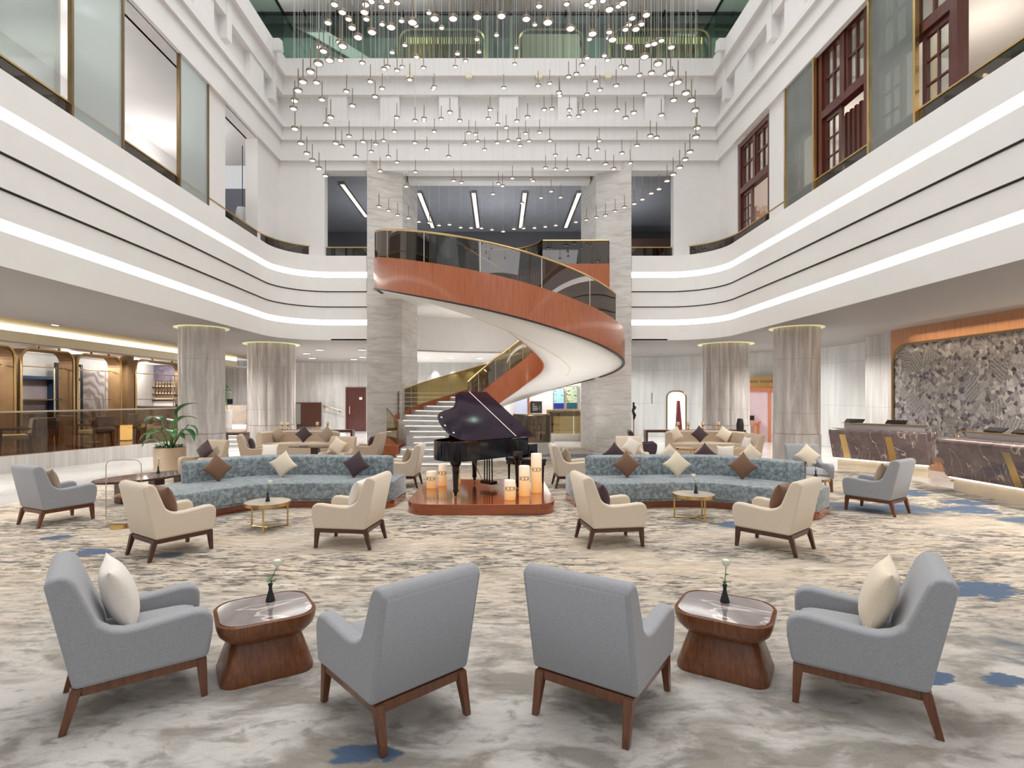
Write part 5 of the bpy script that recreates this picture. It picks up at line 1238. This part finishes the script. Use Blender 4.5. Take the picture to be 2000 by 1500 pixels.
# in the local frame x=u (tail), y = left of u ; bass side is at y=+ (pw = rotate u by +90?) 
SG = 1 if (Vector((-pu.y, pu.x, 0)).dot(pw) > 0) else -1
out = [(0, .70), (1.35, .70), (1.52, .66), (1.63, .54), (1.66, .36), (1.62, .16), (1.52, .0), (1.36, -.10), (1.16, -.16), (.98, -.26), (.84, -.42), (.72, -.58), (.55, -.68), (.38, -.70), (0, -.70)]
def P2(p): return [(x, y*SG) for x, y in p]
def smoothp(p): return [tuple(q[:2]) for q in crom([(x, y, 0) for x, y in p], 4)]
body = [(0, .70)]+smoothp(out[1:-1])+[(0, -.70)]
rim_in = offsetp(body, .04 if False else -.0)
z0, z1 = .62, .92
mb = MB(); n = len(body)
cxy = Vector((.75, .15)); inner_b = []
for i, p in enumerate(body):
    a = Vector(body[i-1]); b = Vector(body[(i+1) % n]); t_ = (b-a).normalized(); nn = Vector((-t_.y, t_.x))
    inner_b.append((p[0]-nn.x*.05*(-1), p[1]-nn.y*.05*(-1)))
cen = (sum(p[0] for p in body)/n, sum(p[1] for p in body)/n)
inner_b = [(cen[0]+(p[0]-cen[0])*.94, cen[1]+(p[1]-cen[1])*.94) for p in body]
for ring, z in ((body, z0), (body, z1), (inner_b, z1), (inner_b, z1-.16)): mb.v += [Vector((x, y*SG, z)) for x, y in ring]
for r in range(3): mb.f += [[r*n+i, r*n+(i+1) % n, (r+1)*n+(i+1) % n, (r+1)*n+i] for i in range(n)]
mb.f.append(list(range(n)))
mb.build('rim', lacquer, pn, bevel=.008)
MB().prism(P2([(cen[0]+(p[0]-cen[0])*.935, cen[1]+(p[1]-cen[1])*.935) for p in body]), z1-.16, z1-.13).build('iron_plate', simple('red_gold_soundboard', (.42, .12, .035), .25, .5), pn)
# keyboard section: key slip, cheeks, keys, fallboard
MB().box(-.24, 0, -.72, -.62, .58, .80).build('cheek_block', lacquer, pn, bevel=.02); MB().box(-.24, 0, .62, .72, .58, .80).build('cheek_block', lacquer, pn, bevel=.02)
MB().box(-.24, .02, -.62, .62, .56, .66).build('key_bed', lacquer, pn); MB().box(-.20, -.02, -.61, .61, .66, .685).build('white_keys', wht, pn)
mb = MB(); [mb.box(-.12, -.02, y-.006, y+.006, .685, .695) for y in [-.58+.0335*k for k in range(35) if k % 7 not in (2, 6)]]; mb.build('black_keys', blackmetal, pn)
MB().box(-.02, .0, -.62, .62, .66, .84).build('fallboard', lacquer, pn)
# lid, hinged on bass side
phi = R(33); lid = thing('lid_pivot', '', '') ; bpy.data.objects.remove(lid)
def liftpt(x, y, z=0):   # y measured from hinge toward treble (0..1.4)
    return Vector((x, (.70-y*math.cos(phi)-z*math.sin(phi))*SG, z1+.012+y*math.sin(phi)-z*math.cos(phi)*-1))
def lidmesh(poly):
    mb = MB(); m = len(poly); mb.v = [liftpt(x, .70-y, 0) for x, y in poly]+[liftpt(x, .70-y, .022) for x, y in poly]
    mb.f = [list(range(m)), list(range(m, 2*m))[::-1]]+[[k, (k+1) % m, m+(k+1) % m, m+k] for k in range(m)]; return mb
lidp = [(.30, .70)]+[(x+.01, y) for x, y in body if x > .31 and True]
lidp = [(.30, .70)]+[p for p in body if p[0] > .30][:]+[(.30, -.71)]
lidmesh(lidp).build('lid', lacq_lid, pn, bevel=.004)
flap = [(-.16, .70), (.293, .70), (.293, -.71), (-.16, -.71)]
lidmesh(flap).build('lid_front_flap', lacq_lid, pn, bevel=.004)
ptl = [liftpt(.296, k*.14, .026) for k in range(11)]; MB().tube(ptl, .006, 5).build('lid_hinge_strip', nickel, pn)
for k, (x, y) in enumerate(((1.60, .50), (1.63, .30), (1.55, .08))): MB().lathe([(.018, 0), (.018, .006)], 12, Matrix.Translation(liftpt(x-.05, .70-y, .024)) @ Euler((-phi*SG, 0, 0)).to_matrix().to_4x4()).build('lid_button', wht, pn)
MB().cone((.75, -.50*SG, z1), liftpt(.75, 1.05, -.01), .012).build('lid_prop', lacquer, pn)
MB().box(.10, .13, -.42, .42, .94, 1.14, T(0, 0, 0, 0, 0, -.0)).build('music_desk', lacquer, pn)
def pleg(x, y):
    l = MB().lathe([(.085, .62), (.085, .56), (.06, .52), (.052, .45), (.038, .16), (.045, .15), (.045, .12), (.03, .11), (.02, .06)], 8, T(x, y*SG, 0)).build('leg', lacquer, pn)
    MB().lathe([(.008, .06), (.024, .05), (.026, .02), (.012, .0)], 12, T(x, y*SG, 0)).build('brass_caster', brass, l, smooth=True)
pleg(.10, .55); pleg(.10, -.55); pleg(1.42, .42)
ly = MB()
for y in (-.10, -.03, .03, .10): ly.cone((.28, y*SG, .12), (.28, y*SG*.9, .62), .012, n=6)
ly.build('lyre_rods', lacquer, pn); MB().box(.20, .34, -.15, .15, .07, .13).build('pedal_box', lacquer, pn, bevel=.01); MB().cone((.3, -.12*SG, .1), (.62, -.1*SG, .62), .006).build('lyre_brace', nickel, pn)
for y in (-.07, 0, .07): MB().box(.08, .2, y-.015, y+.015, .05, .065).build('pedal', brass, pn)
bn = thing('piano_bench', 'black leather piano bench beside the keyboard behind the tall candles', 'bench', (.50, 10.28, pz), A+PI/2)
MB().box(-.38, .38, -.17, .17, .40, .47).build('cushion', NT('black_leather').set((.012, .012, .014), .3), bn, bevel=.025, seg=3); MB().box(-.36, .36, -.15, .15, .34, .40).build('frame', lacquer, bn)
for sx in (-1, 1):
    for sy in (-1, 1): MB().cone((sx*.32, sy*.12, .36), (sx*.32, sy*.12, 0), .026, .016, 8).build('leg', lacquer, bn)
# candles with interlocked-loop emblem
goldink = simple('gold_ink', (.20, .11, .02), .5)
def candle(x, y, r, h, label, rot=0, ez=None):
    t = thing('pillar_candle', label, 'candle', (x, y, pz), rot)
    MB().lathe([(r-.006, 0), (r, .006), (r, h-.01), (r-.006, h), (r-.02, h-.006), (r*.5, h-.02), (0.001, h-.024)], 40, cap=False).build('wax_body', wax, t, smooth=True)
    ez = ez or h*.6; s = .030
    def onc(u, z): a = -PI/2+u/r; return ((r+.002)*math.cos(a), (r+.002)*math.sin(a), z)
    mb = MB()
    for du in (-.022, .022): mb.tube([onc(du+s*math.cos(a), ez+s*math.sin(a)) for a in [2*PI*k/24 for k in range(24)]], .0034, 5, True)
    for sg in (-1, 1): mb.tube([onc(sg*(.052+.045*(k/8)), ez+.026*math.sin(PI*k/8+PI/2)*(1 if True else 0)) for k in range(9)], .0034, 5); mb.tube([onc(sg*(.052+.045*(k/8)), ez-.026*math.sin(PI*k/8+PI/2)) for k in range(9)], .0034, 5)
    mb.build('gold_emblem', goldink, t, smooth=True)
candle(-1.20, 9.66, .090, .30, 'short glowing pillar candle at the far left of the piano platform', -.1)
candle(-1.03, 9.92, .076, .40, 'medium glowing pillar candle, second from the left on the piano platform', -.1)
candle(-.80, 10.2, .076, .39, 'glowing pillar candle partly behind the piano tail leg, third from the left', -.1)
candle(.17, 8.57, .088, .31, 'short glowing pillar candle, nearest on the right side of the piano platform')
candle(.41, 8.90, .090, .495, 'medium-tall glowing pillar candle on the right side of the piano platform')
candle(.63, 9.23, .092, .66, 'tallest glowing pillar candle at the right edge of the piano platform')

# ================================================================== CHANDELIER: individual disc pendants (x,y,z in cm)
PEND = '''-254,839,786 -242,839,774 -192,775,729 -206,839,786 -215,915,846 -218,1007,903 -189,1007,910 -208,1007,914 -288,915,810 -268,968,853 -246,1007,880 -227,839,750 -192,740,670 -173,740,677 -241,1119,947 -139,699,656 -201,1119,954 -107,671,643 -193,1259,1040 -155,1199,1027 -83,699,667 -61,719,681 -29,719,683 3,740,699 -127,1199,994 -208,1199,956 -236,1199,940 -182,1199,930 -49,1199,969 -49,1325,1021 -92,1199,937 -6,1259,1018 -78,1259,958 -113,1399,1029 -175,1259,942 -236,1325,984 -225,1199,900 -246,1199,908 -242,1144,870 -188,1144,848 -259,1094,815 -288,1144,883 -296,1007,837 -213,740,658 -347,1049,855 -271,839,714 -238,763,653 -246,740,634 -306,1049,830 -273,787,651 -293,812,651 -325,968,740 -310,839,653 -344,915,679 -340,899,657 -350,932,640 -367,1007,650 -328,1007,731 -307,1094,795 -283,1049,742 -312,1007,698 -348,1094,728 -258,1199,860 -261,1144,812 -158,1325,935 -180,1481,1018 -205,1325,853 -183,1325,858 -205,1481,932 -149,1399,895 -114,1259,839 -96,1325,853 -22,1325,880 -28,1399,896 -4,1399,881 18,1399,873 11,1325,933 -237,1259,827 -255,1325,827 -167,1399,863 -78,1399,859 -61,1399,856 -59,1481,877 -5,1481,872 24,1481,878 -331,1199,755 -344,1144,714 -347,1199,733 -315,1259,771 -316,1199,710 -297,1399,839 -301,1325,796 -329,1399,811 -285,1399,798 -263,1399,784 -217,1399,834 -186,1399,816 -130,1399,798 -228,1481,793 -290,1325,731 -93,1481,868 -40,1481,853 -124,1481,769 -103,1481,764 -239,1399,722 9,1481,755 -2,1520,776 -17,1481,733 -387,1094,670 -393,1144,678 -379,1144,661 -383,1199,668 -309,1399,670 38,763,711 71,968,876 125,1007,908 163,1007,907 212,1259,1084 150,868,811 192,1007,914 150,740,708 230,1049,934 191,839,788 224,915,818 227,839,770 60,671,643 87,1325,1087 97,740,682 127,740,675 199,1199,969 204,1007,856 159,763,682 253,1259,1011 234,1007,861 261,1094,929 211,839,748 253,968,844 313,1049,868 261,915,775 287,1049,859 176,740,657 305,1259,987 204,763,658 295,932,780 223,763,648 40,1259,989 40,1399,1036 185,1144,893 183,1199,912 232,1199,933 228,1144,889 283,1259,945 243,1049,815 295,1144,857 282,1007,780 336,1094,828 248,787,649 334,1049,784 276,839,666 288,839,649 307,868,654 324,899,654 323,1007,730 341,1144,773 320,1199,847 246,1144,835 222,1199,857 214,1325,917 212,1199,877 170,1199,892 153,1199,886 90,1259,901 123,1325,944 132,1199,851 140,1259,878 104,1259,845 122,1259,847 171,1325,879 180,1399,901 193,1325,864 204,1325,876 223,1259,843 273,1259,843 266,1144,767 283,1144,778 69,1325,862 43,1325,852 68,1399,858 104,1399,861 50,1399,842 57,1481,865 81,1481,877 130,1399,839 153,1481,838 205,1399,800 230,1399,791 257,1399,839 239,1325,782 299,1325,774 259,1325,748 279,1325,736 337,1399,782 319,1259,762 333,1199,756 347,1199,752 352,968,659 337,932,626 353,1007,634 374,1094,658 348,1049,623 350,1094,628 353,1144,635 370,1259,662 352,1259,652 349,1325,662 329,1325,651 126,1481,804 185,1481,798 36,1481,776 87,1399,736 91,1520,789 145,1520,755 117,1520,737 167,1481,724 64,1520,722 157,1520,817 -334,1510,709 -307,1510,698 -282,1510,685 -252,1510,677 -223,1510,667 -194,1510,664 -167,1510,657 -138,1510,659 -107,1510,651 -78,1510,650 -49,1510,649 -20,1510,645 11,1510,640 41,1510,647 68,1510,649 98,1510,650 128,1510,653 157,1510,657 213,1510,666 242,1510,672 270,1510,679 295,1510,684 322,1510,696 348,1510,707 375,1510,719'''
lp0 = thing('disc_pendant', '-', 'pendant light')
MB().lathe([(.020, .022), (.062, .018), (.066, 0), (.064, -.016), (.053, -.016), (.053, -.010)], 24, cap=False).build('disc_housing', rimm, lp0, smooth=True)
MB().lathe([(.0535, -.010), (.048, -.017), (.001, -.019)], 24, cap=True).build('diffuser', lampglow, lp0, smooth=True)
MB().cone((0, 0, .02), (0, 0, .33), .0085, n=6).build('stem', rimm, lp0)
cab = MB().cone((0, 0, 0), (0, 0, 1), .0019, n=4).build('cable', simple('pale_cable', (.62, .60, .57), .4), lp0)
KID[lp0.name] = kids(lp0)
for i, s_ in enumerate(PEND.split()):
    x, y, z = [int(q)/100 for q in s_.split(',')]
    if y < 8.0: w = 'large near disc pendant light in the upper %s cluster of the chandelier' % ('left' if x < -.55 else 'right' if x > .55 else 'centre'); g = 'near disc pendants of the chandelier'
    elif abs(x) > 2.9 : w = 'disc pendant light on the outer %s sweep of the chandelier' % ('left' if x < 0 else 'right'); g = 'outer sweep disc pendants'
    elif z < 6.6: w = 'low disc pendant light on the far rim of the chandelier above the spiral staircase'; g = 'far rim disc pendants'
    else: w = 'small disc pendant light in the inner %s field of the chandelier' % ('left' if x < 0 else 'right'); g = 'inner field disc pendants'
    o = place(lp0, (x, y, z), 0, w, g)
    c = [k for k in o.children if k.name.startswith('cable')][0]; c.location = (0, 0, .33); c.scale = (1, 1, 17.2-z-.33)
# ================================================================== LIGHTS in the lower level
for x, y, e in ((-9.3, 5, 1), (-9.3, 10, 1), (-9.4, 16, 1), (-13, 9, .8), (-13, 14, .8), (-13, 19, .8), (-13, 24, .8), (-9, 23, 1.2), (-6, 24.5, 1.3), (-6.0, 20, 1), (9, 5, 1), (9, 9.5, 1), (9.2, 16, 1), (6.2, 20, .8), (9.5, 19.2, .5), (2.2, 23.3, .7), (-2, 25.5, .8), (-.5, 23.5, .7)):
    lamp('SPOT', 'ceiling_spot', (x, y, 3.52 if x > -12.5 else 3.22), 560*e, (1, .97, .93), spot=2.6, blend=.9, radius=.05)
for x in (-4.5, 0, 4.5): lamp('POINT', 'hall_fill', (x, 20.6, 7.2), 80, (.95, .97, 1), radius=.1)  # bare point fill added to light the hall, no fixture
for x in (-8, -3, 3, 8): lamp('POINT', 'gallery_fill', (x, 19.0, 16.4), 140, (.95, 1, .95), radius=.03)  # unseen points added to brighten the gallery
lamp('POINT', 'stair_fill', (-.6, 20.2, 3.5), 26, (1, .97, .92), radius=.08)  # bare points in the stair well, without a fixture
lamp('POINT', 'stair_fill', (.0, 16.6, 3.9), 25, (1, .97, .92), radius=.08)
for x, y in ((-15, 11), (-15, 14.5), (-14.6, 18.3), (-14.8, 22), (-15.6, 24.0)): lamp('POINT', 'bar_fill', (x, y, 3.0), 90, (1, .93, .84), radius=.08)  # points added to lift the dark bar interior, no fixtures
for x, y, e in ((-12.5, 26.8, 500), (-8.5, 26.8, 500), (-5.3, 27.0, 450), (6.0, 23.2, 420), (8.4, 21.8, 350), (10.6, 19.6, 200)): lamp('SPOT', 'rear_wall_fill', (x, y, 3.5 if x > -12 else 3.2), e*.42, (.98, .99, 1), spot=2.7, blend=.9, radius=.04)  # spots without fixtures, added to brighten the rear walls
# added upward spots without fixtures, lifting the stair's white underside
for x, y, e in ((1.9, 14.4, 260), (.9, 16.4, 120), (2.4, 16.6, 160)): lamp('SPOT', 'stair_soffit_fill', (x, y, .06), e*.5, (1, .97, .93), rot=(PI, 0, 0), spot=2.5, blend=.9, radius=.05)
